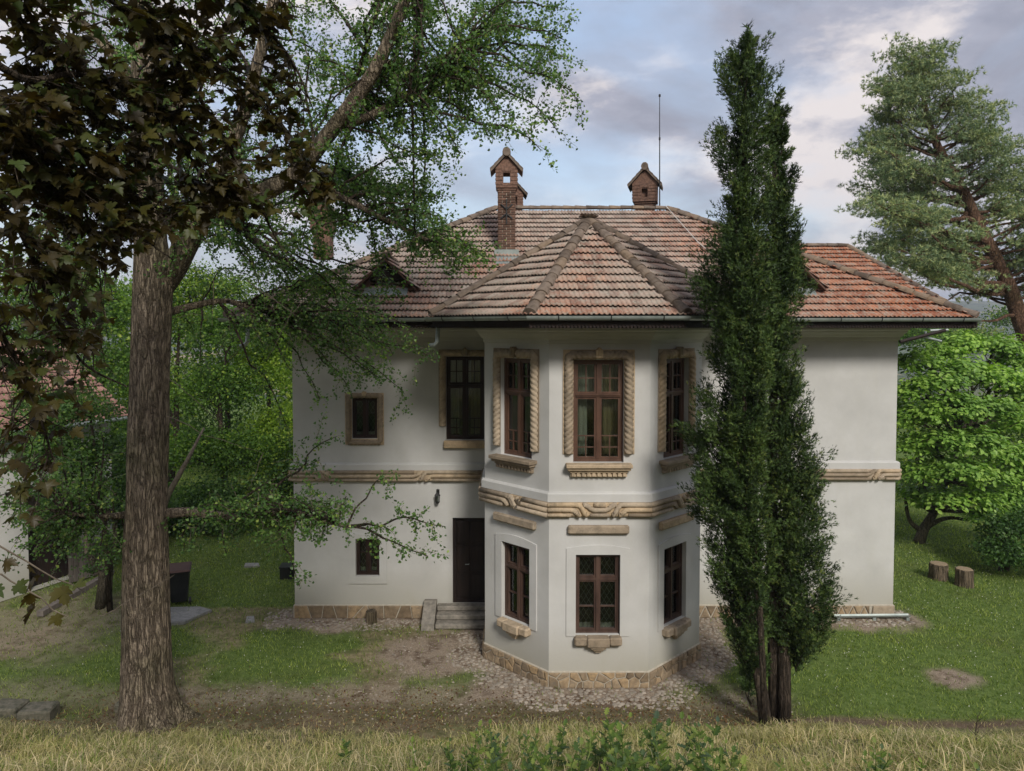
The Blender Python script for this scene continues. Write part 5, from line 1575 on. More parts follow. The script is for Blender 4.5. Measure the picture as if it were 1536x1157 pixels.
up_right = [('J', .9, 865, 148), ('J', .8, 838, 200), ('J', .5, 812, 226), ('J', 1, 846, 60), ('J', 1, 832, 12), ('J', .7, 775, 182), ('J', .6, 742, 208), ('J', .3, 702, 160),
            ('B', .75, 690, 232), ('J', .2, 655, 200), ('J', .6, 690, 120), ('J', .8, 770, 100), ('J', .8, 745, 40), ('B', .6, 625, 205), ('B', .6, 600, 250), ('B', .55, 560, 215),
            ('B', .8, 530, 60), ('B', .9, 660, 30), ('B', 1, 700, -40), ('B', 1, 800, -60), ('J', 1, 790, -10), ('J', .9, 820, 110), ('J', .4, 660, 90), ('B', .85, 590, 120), ('B', .7, 640, 150),
            ('B', .95, 560, 10), ('A', .9, 470, 20), ('A', .9, 500, 90), ('A', .8, 450, 120), ('A', 1, 520, -30), ('J', .9, 740, 150), ('J', .5, 720, 90), ('J', .7, 800, 150), ('B', .8, 610, 60),
            ('K', .4, 660, 235), ('B', .5, 650, 240), ('J', 1, 770, 20), ('J', .8, 720, 10), ('B', .9, 640, 90), ('B', .6, 560, 170), ('J', 1, 815, 45), ('J', .85, 850, 85)]
mid = [('K', 1, 735, 392), ('K', .9, 690, 350), ('K', .7, 660, 322), ('K', .9, 700, 402), ('K', .5, 655, 298), ('K', .3, 600, 330), ('K', 1, 650, 385), ('K', .6, 565, 398), ('K', .2, 505, 330),
       ('B', .3, 485, 395), ('K', .8, 640, 285), ('K', .4, 620, 270), ('C', 1, 440, 400), ('K', .5, 600, 365), ('K', .9, 700, 372), ('B', .35, 540, 270), ('K', .2, 570, 310), ('K', .7, 660, 330),
       ('C', .8, 400, 300), ('C', 1, 470, 360), ('A', .3, 360, 350), ('K', .9, 715, 378), ('K', .8, 670, 335), ('B', .4, 520, 240), ('B', .3, 470, 310), ('K', .6, 640, 310)]
leftw = [('I', .9, 20, 560), ('I', 1, 90, 560), ('I', .8, 140, 600), ('I', 1, 70, 620), ('F', .9, 20, 640), ('F', .6, 150, 640), ('I', .8, 170, 560), ('F', 1, 40, 690), ('F', .8, 120, 680), ('F', .9, 90, 650), ('F', .7, 150, 690), ('F', 1, 10, 700), ('I', 1, 60, 560), ('I', 1, 120, 590), ('I', .9, 30, 600)]
low = [('E', 1, 655, 540), ('E', 1, 602, 585), ('E', .9, 560, 560), ('E', .9, 500, 525), ('E', .8, 480, 600), ('E', .8, 435, 555), ('E', 1, 620, 500), ('E', 1, 560, 480), ('E', .9, 490, 465), ('E', .7, 395, 520),
       ('E', 1, 530, 600), ('E', .9, 540, 520), ('C', 1, 600, 440), ('C', 1, 520, 430), ('C', 1, 450, 450), ('E', .8, 470, 490), ('E', 1, 585, 530), ('E', .9, 510, 560), ('C', .9, 560, 455)]
wall_ = [('D', .6, 505, 655), ('D', .5, 480, 690), ('E', .6, 430, 640)]
lowb = [('D', 1, 668, 790), ('D', 1, 575, 712), ('D', 1, 642, 835), ('D', 1, 585, 795), ('D', .9, 520, 795), ('D', .9, 505, 765), ('D', .8, 440, 812), ('D', .6, 400, 748), ('D', .6, 350, 800), ('D', .3, 290, 805), ('D', .4, 320, 750), ('D', .8, 470, 750),
        ('D', .7, 420, 790), ('D', .5, 370, 760), ('D', .2, 275, 830), ('D', .95, 520, 745), ('D', .9, 480, 815), ('D', .7, 450, 880), ('D', .4, 340, 830),
        ('F', 1, 22, 812), ('F', .9, 62, 765), ('F', .8, 112, 805), ('F', 1, 2, 755), ('F', .5, 150, 850), ('F', .8, 92, 838), ('F', .4, 170, 745), ('F', .6, 130, 735), ('F', .9, 70, 720), ('F', .3, 195, 830), ('F', .2, 215, 790), ('D', .1, 250, 790), ('F', .7, 110, 770)]
left = [('I', 1, 60, 310), ('I', .8, 100, 360), ('I', 1, 40, 230), ('G', .8, 100, 120), ('G', 1, 40, 60), ('G', .6, 130, -20), ('I', .9, 60, 420), ('I', .6, 130, 430), ('I', .8, 90, 480), ('I', .5, 160, 500), ('G', .5, 180, 60),
        ('H', .6, 300, 60), ('H', 1, 380, 40), ('H', .8, 340, 100), ('H', .9, 420, 60), ('H', .5, 260, 60), ('A', .6, 420, 170), ('A', .7, 360, 170), ('H', .9, 300, -20), ('A', .5, 400, 220), ('I', .3, 170, 250), ('G', .3, 230, 60), ('H', .3, 280, 200),
        ('A', .4, 380, 260), ('A', .35, 300, 240), ('E', .5, 330, 400), ('E', .6, 370, 500), ('E', .3, 290, 500), ('C', .5, 330, 370), ('C', .7, 380, 400), ('E', .5, 300, 540), ('I', .9, 30, 500), ('I', .7, 130, 380)]
for L_, den, dj in ((up_right, 1.25, 1.3), (mid, 1.25, 1.0), (low, .8, 1.2), (wall_, .8, .4), (lowb, .8, .6), (left, .9, 1.5), (leftw, 1.0, .8)):
    for (l, f, px, py) in L_: sec.append((l, f, px, py, None, den * .62, dj))
for (ks, fr, bx, cnt_, dj) in ((('J', 'B', 'J'), (.3, 1), (430, 775, -30, 200), 36, 1.3), (('K', 'K', 'C', 'B'), (.25, 1), (430, 650, 250, 400), 22, 1.0), (('E', 'C'), (.6, 1), (380, 620, 420, 575), 14, 1.2), (('I', 'G', 'H', 'A', 'C'), (.3, 1), (0, 440, -30, 420), 46, 1.5), (('D',), (.3, 1), (270, 520, 740, 800), 26, .6), (('F',), (.3, 1), (10, 180, 730, 840), 20, .6)):
    for q_ in range(cnt_):
        k_ = ks[int(r.integers(len(ks)))]; X_, Y_ = r.uniform(bx[0], bx[1]), r.uniform(bx[2], bx[3])
        if bx[1] == 815 and X_ > 700 and Y_ > 330 - X_ * .2: continue
        sec.append((k_, r.uniform(*fr), X_, Y_, None, .62, dj))
acc = Acc(); tw = MB(); br = MB()
def leaves_on(path, sp, acc, size, r, spread=.05, mat_r=None):
    P = []; seglen = np.linalg.norm(np.diff(path, axis=0), axis=1); L = seglen.sum(); n = max(2, int(L / sp))
    s = np.concatenate([[0], np.cumsum(seglen)]); u = r.random(n) * L
    X = np.stack([np.interp(u, s, path[:, k]) for k in range(3)], 1)
    return X + r.normal(size=X.shape) * spread
allP = []
for (l, f, px, py, _, den, dj) in sec:
    Q = limbs[l]; a = Q[min(len(Q) - 1, int(f * (len(Q) - 1)))]
    D = float(a[1]) + (r.uniform(-.7, 2.4) if dj in (1.3, 1.0) else r.uniform(-dj, dj))
    b = np.array(tuple(at(px, py, D)))
    pth = wig(a, b, 9, .2, r, -.07)
    L = np.linalg.norm(b - a)
    br.tube([tuple(p) for p in pth], list(np.linspace(.012 + .008 * L, .007, len(pth))), 6, False)
    nt = int(L / .118 * den)
    for k in range(nt):
        t = 1 - (r.random() ** 1.25) * .93; i = t * (len(pth) - 1); i0 = int(min(i, len(pth) - 2)); p = pth[i0] + (pth[i0 + 1] - pth[i0]) * (i - i0)
        dirn = unit((b - a) / max(L, .1) * .5 + r.normal(size=3) * .8 + np.array([0, 0, -.28]))
        ln = r.uniform(.3, 1.05) * (.55 + .45 * min(1, L / 2.5)) * (1 - .35 * t)
        q = wig(p, p + dirn * ln, 4, .25, r, -.08)
        tw.tube([tuple(x) for x in q], [.006, .005, .004, .0035, .002], 3, False)
        allP.append(leaves_on(q, .0165, acc, .06, r, .05))
    # tip leaves
    allP.append(leaves_on(pth[5:], .02, acc, .06, r, .035))
GP = np.concatenate(allP)
V, F = scatter(GP, r.uniform(.045, .078, len(GP)), FAN[0], FAN[1], r, np.tile([[0, -.35, .9]], (len(GP), 1)), .35, np.tile([[0, 0, -1.0]], (len(GP), 1)), .35)
acc.add(V, F, len(FAN[0]), np.clip(r.random(len(GP)) * .9, 0, .99))
br.build('branches', M_BARK_D, gk, kind='stuff'); tw.build('twigs', M_TWIG, gk, kind='stuff')
acc.build('crown', L_GIN, gk, kind='stuff')
print('ginkgo leaves', len(GP))
# bare pale twigs hanging in front
tb = MB()
for (a, b, dep) in (((250, 625), (395, 680), 13.3), ((395, 680), (372, 735), 13.2), ((370, 420), (440, 470), 13.4), ((440, 470), (470, 430), 13.4), ((440, 460), (400, 540), 13.4), ((150, 925), (262, 862), 12), ((320, 420), (318, 490), 13.6), ((400, 440), (455, 480), 13.3), ((250, 565), (340, 640), 13.4)):
    q = wig(tuple(at(*a, dep)), tuple(at(*b, dep)), 14, .1, r, .03); tb.tube([tuple(x) for x in q], list(np.linspace(.008, .003, 15)), 4, False)
tb.build('bare_twigs', M_TWIG, gk, kind='stuff')

# ------------------------------------------------------------------ thuja trees
def thuja(base_px, trunks, prof, Y, seed, label, ncl=1000, name='thuja_tree', dz=1.0):
    b = on_ground(base_px[0], base_px[1], 0); b.y = Y; b.x = (base_px[0] - 768) / FPX * Y; b.z = float(H(b.x, Y))
    o = empty(name, b, 0, label, 'tree', 'columnar conifers before the right part of the villa'); r = np.random.default_rng(seed)
    for tr_ in trunks:
        pts = [at(p[0], p[1], Y + (p[3] if len(p) > 3 else 0)) for p in tr_]; pts[0].z = b.z - .1
        m = MB(); m.tube(pts, [p[2] for p in tr_], 14, True, lambda i, a, p: 1 + .07 * math.sin(4 * a + p.z) + .04 * math.sin(9 * a)); m.build('trunk', M_BARK_D, o, smooth=True)
    ys = np.array([p[0] for p in prof], float); xl = np.array([p[1] for p in prof], float); xr = np.array([p[2] for p in prof], float)
    # clump centres
    u = r.random(ncl * 3); yy = ys[0] + (ys[-1] - ys[0]) * u
    wdt = np.interp(yy, ys, xr - xl); keep = r.random(len(yy)) < (wdt / wdt.max()) ** 1.0; yy = yy[keep][:ncl]
    cx = np.interp(yy, ys, (xl + xr) / 2); hw = np.interp(yy, ys, (xr - xl) / 2) / FPX * Y; hw = np.maximum(hw * .6, hw - .09)
    ang = r.random(len(yy)) * 2 * np.pi
    lump = .62 + .58 * vn(ang * 1.9, yy / 26.0, 1.0, seed)
    rr = hw * lump * (.95 - .4 * r.random(len(yy)) ** 1.6)
    keep = vn(ang * 1.7, yy / 28.0, 1.0, seed + 9) > .37
    yy, cx, ang, rr, hw = yy[keep], cx[keep], ang[keep], rr[keep], hw[keep]
    z = np.array([at(768, v, Y).z for v in yy]); x = (cx - 768) / FPX * Y
    c = np.stack([x + rr * np.cos(ang), Y + rr * np.sin(ang) * dz, z], 1)
    out = np.stack([np.cos(ang), np.sin(ang), np.zeros(len(ang))], 1)
    lm = MB()
    for i in range(0, len(c), 3):
        a0 = (x[i], Y, z[i] - .35 - .3 * rr[i]); q = wig(a0, c[i], 3, .2, r, .03); lm.tube([tuple(p) for p in q], [.016, .012, .008, .004], 4, False)
    lm.build('branches', M_BARK_D, o, kind='stuff')
    m_ = 130; n = len(c)
    up_ = np.array([0, 0, 1.0])
    clr = np.minimum(.19, .06 + hw * .24) * r.uniform(.65, 1.25, n)
    off = r.normal(size=(n, m_, 3)) * np.array([.75, .75, .95])
    off = unit(off) * (r.random((n, m_, 1)) ** .45) * 1.25
    ax = unit(out * .62 + np.array([0, 0, .8]) + r.normal(size=(n, 3)) * .22)
    al = (off * ax[:, None]).sum(2, keepdims=True); off = off * .62 + ax[:, None] * al * 1.15
    off += ax[:, None] * .3
    P = (c[:, None] + off * clr[:, None, None]).reshape(-1, 3)
    od = np.repeat(out, m_, 0)
    tang = unit(np.repeat(ax, m_, 0) * .8 + off.reshape(-1, 3) * .5)
    acc = Acc()
    V, F = scatter(P, r.uniform(.05, .105, len(P)), SPRAY[0], SPRAY[1], r, np.cross(od, up_), .35, tang, .72)
    rv = np.clip(np.repeat(r.random(n) * .6, m_) + r.random(len(P)) * .55, 0, .999)
    acc.add(V, F, len(SPRAY[0]), rv)
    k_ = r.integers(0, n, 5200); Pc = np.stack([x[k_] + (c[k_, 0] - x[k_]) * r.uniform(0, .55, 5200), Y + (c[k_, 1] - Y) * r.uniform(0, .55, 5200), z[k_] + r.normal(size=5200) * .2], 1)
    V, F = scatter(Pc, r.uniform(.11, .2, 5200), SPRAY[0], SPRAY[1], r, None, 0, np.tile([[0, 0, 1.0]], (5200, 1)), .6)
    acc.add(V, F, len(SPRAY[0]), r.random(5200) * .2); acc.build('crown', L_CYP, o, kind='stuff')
    return o
thuja((1148, 1092), [[(1149, 1100, .13), (1143, 1040, .115), (1128, 960, .1), (1110, 850, .1), (1106, 740, .095), (1112, 600, .085), (1116, 450, .075), (1114, 300, .06), (1116, 180, .04), (1118, 60, .015)]],
      [(60, 1106, 1130), (70, 1100, 1136), (80, 1084, 1148), (130, 1072, 1154), (170, 1070, 1158), (200, 1058, 1150), (260, 1072, 1152), (330, 1076, 1156), (380, 1050, 1156), (430, 1036, 1160), (480, 1052, 1160), (540, 1058, 1160), (585, 1040, 1160), (640, 1032, 1158), (670, 1030, 1158), (700, 1045, 1156), (760, 1042, 1150), (820, 1050, 1146), (880, 1062, 1150), (940, 1082, 1158), (1000, 1100, 1160), (1030, 1112, 1156), (1042, 1128, 1146)],
      13.7, 31, 'tallest dark green columnar conifer, its thin leaning trunk left of the pair', 740)
thuja((1168, 1094), [[(1163, 1100, .14), (1162, 1000, .125), (1160, 900, .12), (1158, 760, .1), (1160, 600, .085), (1162, 450, .07), (1162, 300, .045), (1160, 170, .015)],
                     [(1177, 1104, .13, -.18), (1176, 1000, .12, -.14), (1173, 900, .1, -.05), (1168, 780, .07, .05)]],
      [(146, 1156, 1164), (160, 1146, 1172), (200, 1142, 1182), (240, 1140, 1190), (290, 1140, 1200), (340, 1142, 1204), (400, 1138, 1206), (470, 1136, 1208), (530, 1134, 1204), (600, 1134, 1212), (660, 1134, 1222), (720, 1136, 1234), (780, 1136, 1240), (840, 1138, 1252), (880, 1140, 1262), (920, 1146, 1256), (960, 1160, 1246), (985, 1172, 1228)],
      13.95, 37, 'broader dark green conifer on twin trunks, its crown lower on the right', 680)
thuja((1158, 1090), [[(1147, 1094, .05), (1144, 1000, .055), (1136, 860, .055), (1122, 700, .05), (1112, 520, .04), (1106, 380, .03), (1104, 270, .01)]],
      [(256, 1100, 1108), (275, 1090, 1122), (310, 1082, 1130), (360, 1080, 1140), (420, 1074, 1150), (480, 1078, 1152), (540, 1086, 1158), (600, 1088, 1160), (680, 1082, 1150), (760, 1090, 1160), (830, 1108, 1172), (900, 1120, 1160)],
      13.2, 41, 'fresher green young conifer growing in front of the two tall ones', 360)

# ------------------------------------------------------------------ pine
Yp = 32.0
pb = Vector(((1585 - 768) / FPX * Yp, Yp, float(H((1585 - 768) / FPX * Yp, Yp))))
pine = empty('pine_tree', pb, 0, 'big scots pine with leaning reddish trunk at the right edge', 'tree')
tp = [(1590, 760, .42), (1566, 600, .38), (1540, 510, .34), (1517, 440, .31), (1492, 385, .28), (1466, 335, .25), (1446, 290, .22), (1428, 258, .2), (1408, 225, .17), (1392, 180, .12), (1382, 130, .08), (1378, 85, .04)]
PT_ = [at(a, b, Yp) for a, b, _ in tp]; PT_[0].z = min(PT_[0].z, 0)
m = MB(); m.tube([pb - Vector((0, 0, .2))] + PT_[1:], [.45] + [q[2] for q in tp[1:]], 16, True, lambda i, a, p: 1 + .04 * math.sin(3 * a + p.z)); m.build('trunk', M_BARK_P, pine, smooth=True)
r = np.random.default_rng(55)
TPn = np.array([(a, b) for a, b, _ in tp], float)
L_pts = [(78, 1372), (100, 1345), (118, 1312), (150, 1310), (175, 1300), (205, 1285), (222, 1262), (250, 1278), (285, 1282), (302, 1262), (330, 1285), (355, 1282), (385, 1300), (400, 1345), (425, 1390), (445, 1420)]
R_pts = [(80, 1386), (120, 1430), (160, 1470), (185, 1505), (215, 1510), (240, 1545), (280, 1580), (330, 1620), (400, 1640), (450, 1600)]
pads = []
bm_ = MB()
def branch_px(y): # trunk x at height y
    return np.interp(-y, -TPn[::-1, 1][::-1], TPn[::-1, 0][::-1]) if False else np.interp(y, TPn[::-1, 1], TPn[::-1, 0])
for k in range(104):
    sg = -1 if k % 2 else 1
    T_ = L_pts if sg < 0 else R_pts
    y = 82 + (418 - 82) * ((k // 5 + .18 * r.random()) / 20.8)
    xe = np.interp(y, [p[0] for p in T_], [p[1] for p in T_]) + r.normal() * 6
    ys_ = y + 14 + r.uniform(0, 30) + .1 * abs(xe - branch_px(y))      # branch leaves the trunk lower down
    xs_ = branch_px(min(ys_, 470))
    f = r.uniform(.55, 1.0) ** .6
    xe = xs_ + (xe - xs_) * f + (24 if sg < 0 else -18)
    dD = r.uniform(-1, 1) * (abs(xe - xs_) / FPX * Yp * .75 + .6)
    a = np.array(tuple(at(xs_, min(ys_, 500), Yp))); b = np.array(tuple(at(xe, y, Yp + dD)))
    q = wig(a, b, 8, .15, r, .05)
    L = np.linalg.norm(b - a)
    bm_.tube([tuple(p) for p in q], list(np.linspace(.03 + .013 * L, .012, 9)), 6, False)
    for j in range(int(4 + L * 2.1)):
        t = 1 - .8 * r.random() ** 1.3; i = int(t * 8 * .999); p = q[i] + (q[min(i + 1, 8)] - q[i]) * r.random()
        s = unit(np.array([(b - a)[0], (b - a)[1], 0]) / max(L, .1) * .7 + r.normal(size=3) * np.array([.8, .8, .15]))
        e_ = p + s * r.uniform(.3, 1.1) + np.array([0, 0, .12])
        w_ = wig(p, e_, 3, .2, r, -.04); bm_.tube([tuple(x) for x in w_], [.018, .014, .01, .006], 4, False)
        pads.append((e_, L))
# a few thin low branches hanging left of the trunk
for (x0, y0, x1, y1) in ((1490, 400, 1385, 432), (1505, 415, 1400, 405), (1512, 440, 1420, 452), (1530, 478, 1450, 486), (1515, 425, 1600, 420), (1480, 375, 1360, 395), (1535, 490, 1600, 480), (1455, 315, 1330, 372), (1450, 300, 1400, 300)):
    q = wig(tuple(at(x0, y0, Yp)), tuple(at(x1, y1, Yp - 1)), 8, .22, r, -.05); bm_.tube([tuple(p) for p in q], list(np.linspace(.09, .02, 9)), 6, False)
    for j in range(2): pads.append((q[r.integers(4, 9)] + r.normal(size=3) * .25, 3))
bm_.build('branches', M_BARK_P, pine, kind='stuff')
C = np.array([p[0] for p in pads]); n = len(C); per = 26
of_ = r.normal(size=(n, per, 3)); of_ = of_ / np.maximum(1, np.linalg.norm(of_, axis=2, keepdims=True) / 1.5)
P = (C[:, None] + of_ * np.array([.42, .42, .1])).reshape(-1, 3)
nb = 12
B_ = np.repeat(P, nb, 0)
T0 = unit(r.normal(size=(len(P), 3)) * np.array([1, 1, .5]) + np.array([0, 0, .55]))
T1 = unit(np.repeat(T0, nb, 0) * .75 + unit(r.normal(size=(len(B_), 3))) * .85)
S_ = unit(np.cross(T1, r.normal(size=T1.shape))); ln = r.uniform(.1, .2, len(B_))[:, None]; wd = .014
V = np.stack([B_ - S_ * wd, B_ + S_ * wd, B_ + T1 * ln], 1).reshape(-1, 3)
F = np.arange(len(B_) * 3).reshape(-1, 3)
mk('crown', V, F, L_PIN, pine, rnd=np.repeat(np.clip(np.repeat(r.random(len(P)), nb) * .7 + r.random(len(B_)) * .3, 0, .99), 3), kind='stuff')
print('pine needles', len(B_))

# ------------------------------------------------------------------ broadleaf trees by blobs
def bl(px, py, Y, rx, ry, den=1.0, ryd=None):
    k = Y / FPX * .95; return (at(px, py, Y), (rx * k, (ryd or rx * .9) * k, ry * k), den)
mb = on_ground(1378, 814, 0); mb.z = float(H(mb.x, mb.y)); Ym = mb.y
mag = blob_tree('magnolia_tree', mb, [mb, at(1385, 795, Ym), at(1400, 770, Ym), at(1420, 720, Ym + .4), at(1440, 660, Ym + .5)], [.2, .17, .14, .1, .07],
    [bl(1372, 545, Ym - .6, 30, 22, .8), bl(1368, 585, Ym - 1, 26, 20, .7), bl(1405, 530, Ym, 32, 18, .9), bl(1445, 515, Ym + .2, 34, 15, .9), bl(1490, 520, Ym + .5, 36, 18, 1), bl(1530, 540, Ym + .6, 34, 26, 1),
     bl(1410, 570, Ym - 1.2, 34, 20, .9), bl(1455, 555, Ym - .8, 36, 20, 1), bl(1500, 570, Ym - .4, 36, 24, 1), bl(1545, 590, Ym, 36, 30, 1), bl(1385, 625, Ym - 1.5, 34, 22, 1), bl(1430, 610, Ym - 1.9, 38, 24, 1.1), bl(1480, 615, Ym - 1.6, 38, 24, 1.1), bl(1530, 635, Ym - 1, 36, 26, 1),
     bl(1372, 668, Ym - 1.2, 28, 22, .9), bl(1412, 662, Ym - 2, 34, 20, 1), bl(1460, 662, Ym - 2.2, 38, 22, 1.1), bl(1510, 680, Ym - 1.4, 34, 22, .9), bl(1385, 708, Ym - 1.5, 32, 20, .9), bl(1435, 705, Ym - 2.2, 36, 20, 1), bl(1480, 715, Ym - 1.8, 34, 18, .8), bl(1375, 742, Ym - .8, 24, 14, .5), bl(1415, 745, Ym - 1.6, 30, 16, .7), bl(1460, 750, Ym - 1.8, 34, 15, .7), bl(1500, 745, Ym - 1.2, 26, 14, .5),
     bl(1540, 700, Ym - 1, 34, 24, 1), bl(1530, 745, Ym - 1.2, 34, 18, .9), bl(1480, 768, Ym - 1.4, 30, 12, .6), bl(1555, 775, Ym - 1, 30, 16, .7), bl(1350, 620, Ym + .8, 26, 50, .6), bl(1590, 620, Ym + .6, 40, 50, 1.0)],
    OVAL, L_MAG, M_BARK_M, 'round bright green broadleaf tree just right of the villa corner', lsize=.17, clumps=22, per=46, cr=.21, seed=61, branch_r=.05, up=.68)
for pts, rad in (([(1388, 792, Ym), (1410, 780, Ym - .3), (1430, 777, Ym - .6), (1452, 780, Ym - .8), (1456, 770, Ym - .8)], [.1, .075, .06, .05, .03]), ([(1384, 798, Ym), (1364, 780, Ym), (1358, 745, Ym)], [.1, .07, .05]), ([(1392, 785, Ym), (1405, 750, Ym), (1425, 735, Ym)], [.09, .07, .04])):
    limb(pts, rad, 'limb', mag, M_BARK_M, 8)
def shrubline(items, nm, labelf, leaf, mat, lsize, seed, group, bark=M_BARK_D, **kw):
    for i, (px, pybase, Y, blobs) in enumerate(items):
        x = (px - 768) / FPX * Y; b = Vector((x, Y, float(H(x, Y))))
        top = blobs[0][0]
        blob_tree(nm, b, [b - Vector((0, 0, .1)), b.lerp(top, .35) + Vector((.1, 0, 0)), b.lerp(top, .7), top], [.16, .12, .09, .04], blobs, leaf, mat, bark, labelf[i], group=group, lsize=lsize, seed=seed + i, **kw)
# dark bushes right
shrubline([(1512, 870, 22.5, [bl(1512, 800, 22.5, 38, 30, 1), bl(1548, 790, 22.7, 45, 40, 1), bl(1500, 825, 22.2, 28, 22, .8), bl(1530, 840, 22.0, 45, 25, 1)])], 'shrub', ['dark green shrub at the right edge of the lawn beyond the stumps'], OVAL, L_SHR, .1, 70, None, clumps=40, per=40, cr=.2, branch_r=.02)
shrubline([(1370, 0, 34, [bl(1390, 730, 34, 50, 60, 1), bl(1370, 640, 34, 50, 60, 1)]), (1470, 0, 36, [bl(1470, 715, 36, 55, 55, 1.1), bl(1500, 640, 36, 60, 60, 1.1)]), (1560, 0, 33, [bl(1540, 730, 33, 50, 55, 1.1), bl(1590, 650, 33, 60, 80, 1.2)])],
    'garden_tree', ['dim green tree directly behind the bright broadleaf tree, next to the villa', 'dim green tree behind the gap right of the bright broadleaf tree', 'dim green tree behind the right edge shrub'], RHOMB, L_THK, .15, 75, 'background trees right of the villa', clumps=60, per=45, cr=.5)
shrubline([(1440, 0, 75, [bl(1400, 500, 75, 60, 14, 1), bl(1450, 508, 75, 50, 12, 1), bl(1350, 508, 78, 60, 14, .8)]), (1540, 0, 90, [bl(1540, 480, 90, 60, 22, 1), bl(1600, 470, 90, 60, 30, 1)])], 'distant_tree', ['grey green treetop showing under the right eave', 'grey green treetop beyond the leaning pine trunk'], RHOMB, L_THK, .3, 79, None, clumps=60, per=50, cr=.9)

# thicket left of and behind the villa
items = [
 (410, 0, 33, [bl(400, 560, 33, 55, 60, 1.6), bl(430, 640, 33, 50, 50, 1.3), bl(385, 500, 33.5, 45, 40, 1), bl(440, 520, 34, 40, 50, 1)]),
 (330, 0, 31, [bl(330, 590, 31, 60, 60, 1.5), bl(300, 680, 30.5, 60, 50, 1.3), bl(350, 500, 31, 55, 50, 1.1), bl(370, 690, 31, 60, 50, 1.4)]),
 (250, 0, 33, [bl(270, 480, 33, 55, 60, 1.2), bl(290, 430, 33, 50, 40, .9), bl(240, 580, 33, 60, 70, 1.3), bl(330, 440, 34, 50, 30, .8)]),
 (150, 0, 30, [bl(150, 470, 30, 55, 50, 1.1), bl(180, 560, 30, 50, 60, 1.1), bl(120, 430, 31, 60, 35, .8), bl(165, 650, 30, 45, 60, 1.2)]),
 (430, 0, 30, [bl(420, 730, 30, 60, 35, 1.2), bl(460, 700, 31, 50, 60, 1.0), bl(400, 790, 29.5, 40, 18, .8), bl(455, 790, 29.5, 40, 20, .8)]),
 (310, 0, 28, [bl(310, 760, 28, 50, 40, 1.3), bl(345, 790, 27.5, 45, 25, 1), bl(285, 790, 27.5, 35, 35, 1)]),
 (165, 0, 25.5, [bl(160, 730, 25.5, 45, 50, 1.2), bl(200, 760, 25.5, 45, 50, 1.2), bl(180, 800, 25.5, 40, 35, 1)]),
]
labs = ['sunlit yellow green tree seen past the left villa corner', 'green tree filling the gap right of the big trunk', 'tall green tree whose top shows above the trunk fork', 'green tree behind the outbuilding roof left of the big trunk',
        'dark bush under the yellow green tree at the villa corner', 'dark low bush right of the big trunk at lawn edge', 'dark bush between outbuilding gate and big trunk']
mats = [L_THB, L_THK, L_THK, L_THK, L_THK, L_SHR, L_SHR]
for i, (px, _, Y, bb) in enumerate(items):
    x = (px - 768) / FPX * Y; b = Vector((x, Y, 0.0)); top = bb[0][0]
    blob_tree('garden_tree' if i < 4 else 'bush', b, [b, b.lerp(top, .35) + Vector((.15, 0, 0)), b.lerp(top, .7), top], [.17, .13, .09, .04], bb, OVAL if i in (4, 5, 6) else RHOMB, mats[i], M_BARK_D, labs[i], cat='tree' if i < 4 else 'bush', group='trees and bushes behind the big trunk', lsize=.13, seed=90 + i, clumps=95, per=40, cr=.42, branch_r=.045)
# second row farther back and beyond the outbuilding, closing the view
for i, (px, Y, bb, lab) in enumerate(((20, 40, [bl(20, 500, 40, 80, 70, 1.4), bl(60, 600, 40, 70, 70, 1.2), bl(-30, 420, 40, 70, 50, 1)], 'far tree over the outbuilding ridge at the left edge'),
        (200, 42, [bl(210, 480, 42, 70, 60, 1.3), bl(190, 600, 42, 70, 80, 1.3), bl(250, 700, 42, 70, 60, 1.2)], 'far tree directly behind the big trunk'),
        (340, 44, [bl(340, 520, 44, 70, 70, 1.3), bl(320, 640, 44, 70, 80, 1.3), bl(400, 700, 43, 70, 60, 1.3)], 'far tree behind the gap right of the big trunk'),
        (450, 43, [bl(450, 540, 43, 70, 70, 1.3), bl(470, 650, 43, 70, 80, 1.2)], 'far tree ending behind the left villa corner'))):
    x = (px - 768) / FPX * Y; b = Vector((x, Y, 0.0)); top = bb[0][0]
    blob_tree('garden_tree', b, [b, b.lerp(top, .5), top], [.2, .14, .05], bb, RHOMB, L_THK, M_BARK_D, lab, group='far trees closing the left side', dome=False, lsize=.24, seed=120 + i, clumps=80, per=40, cr=.7, branch_r=.05)
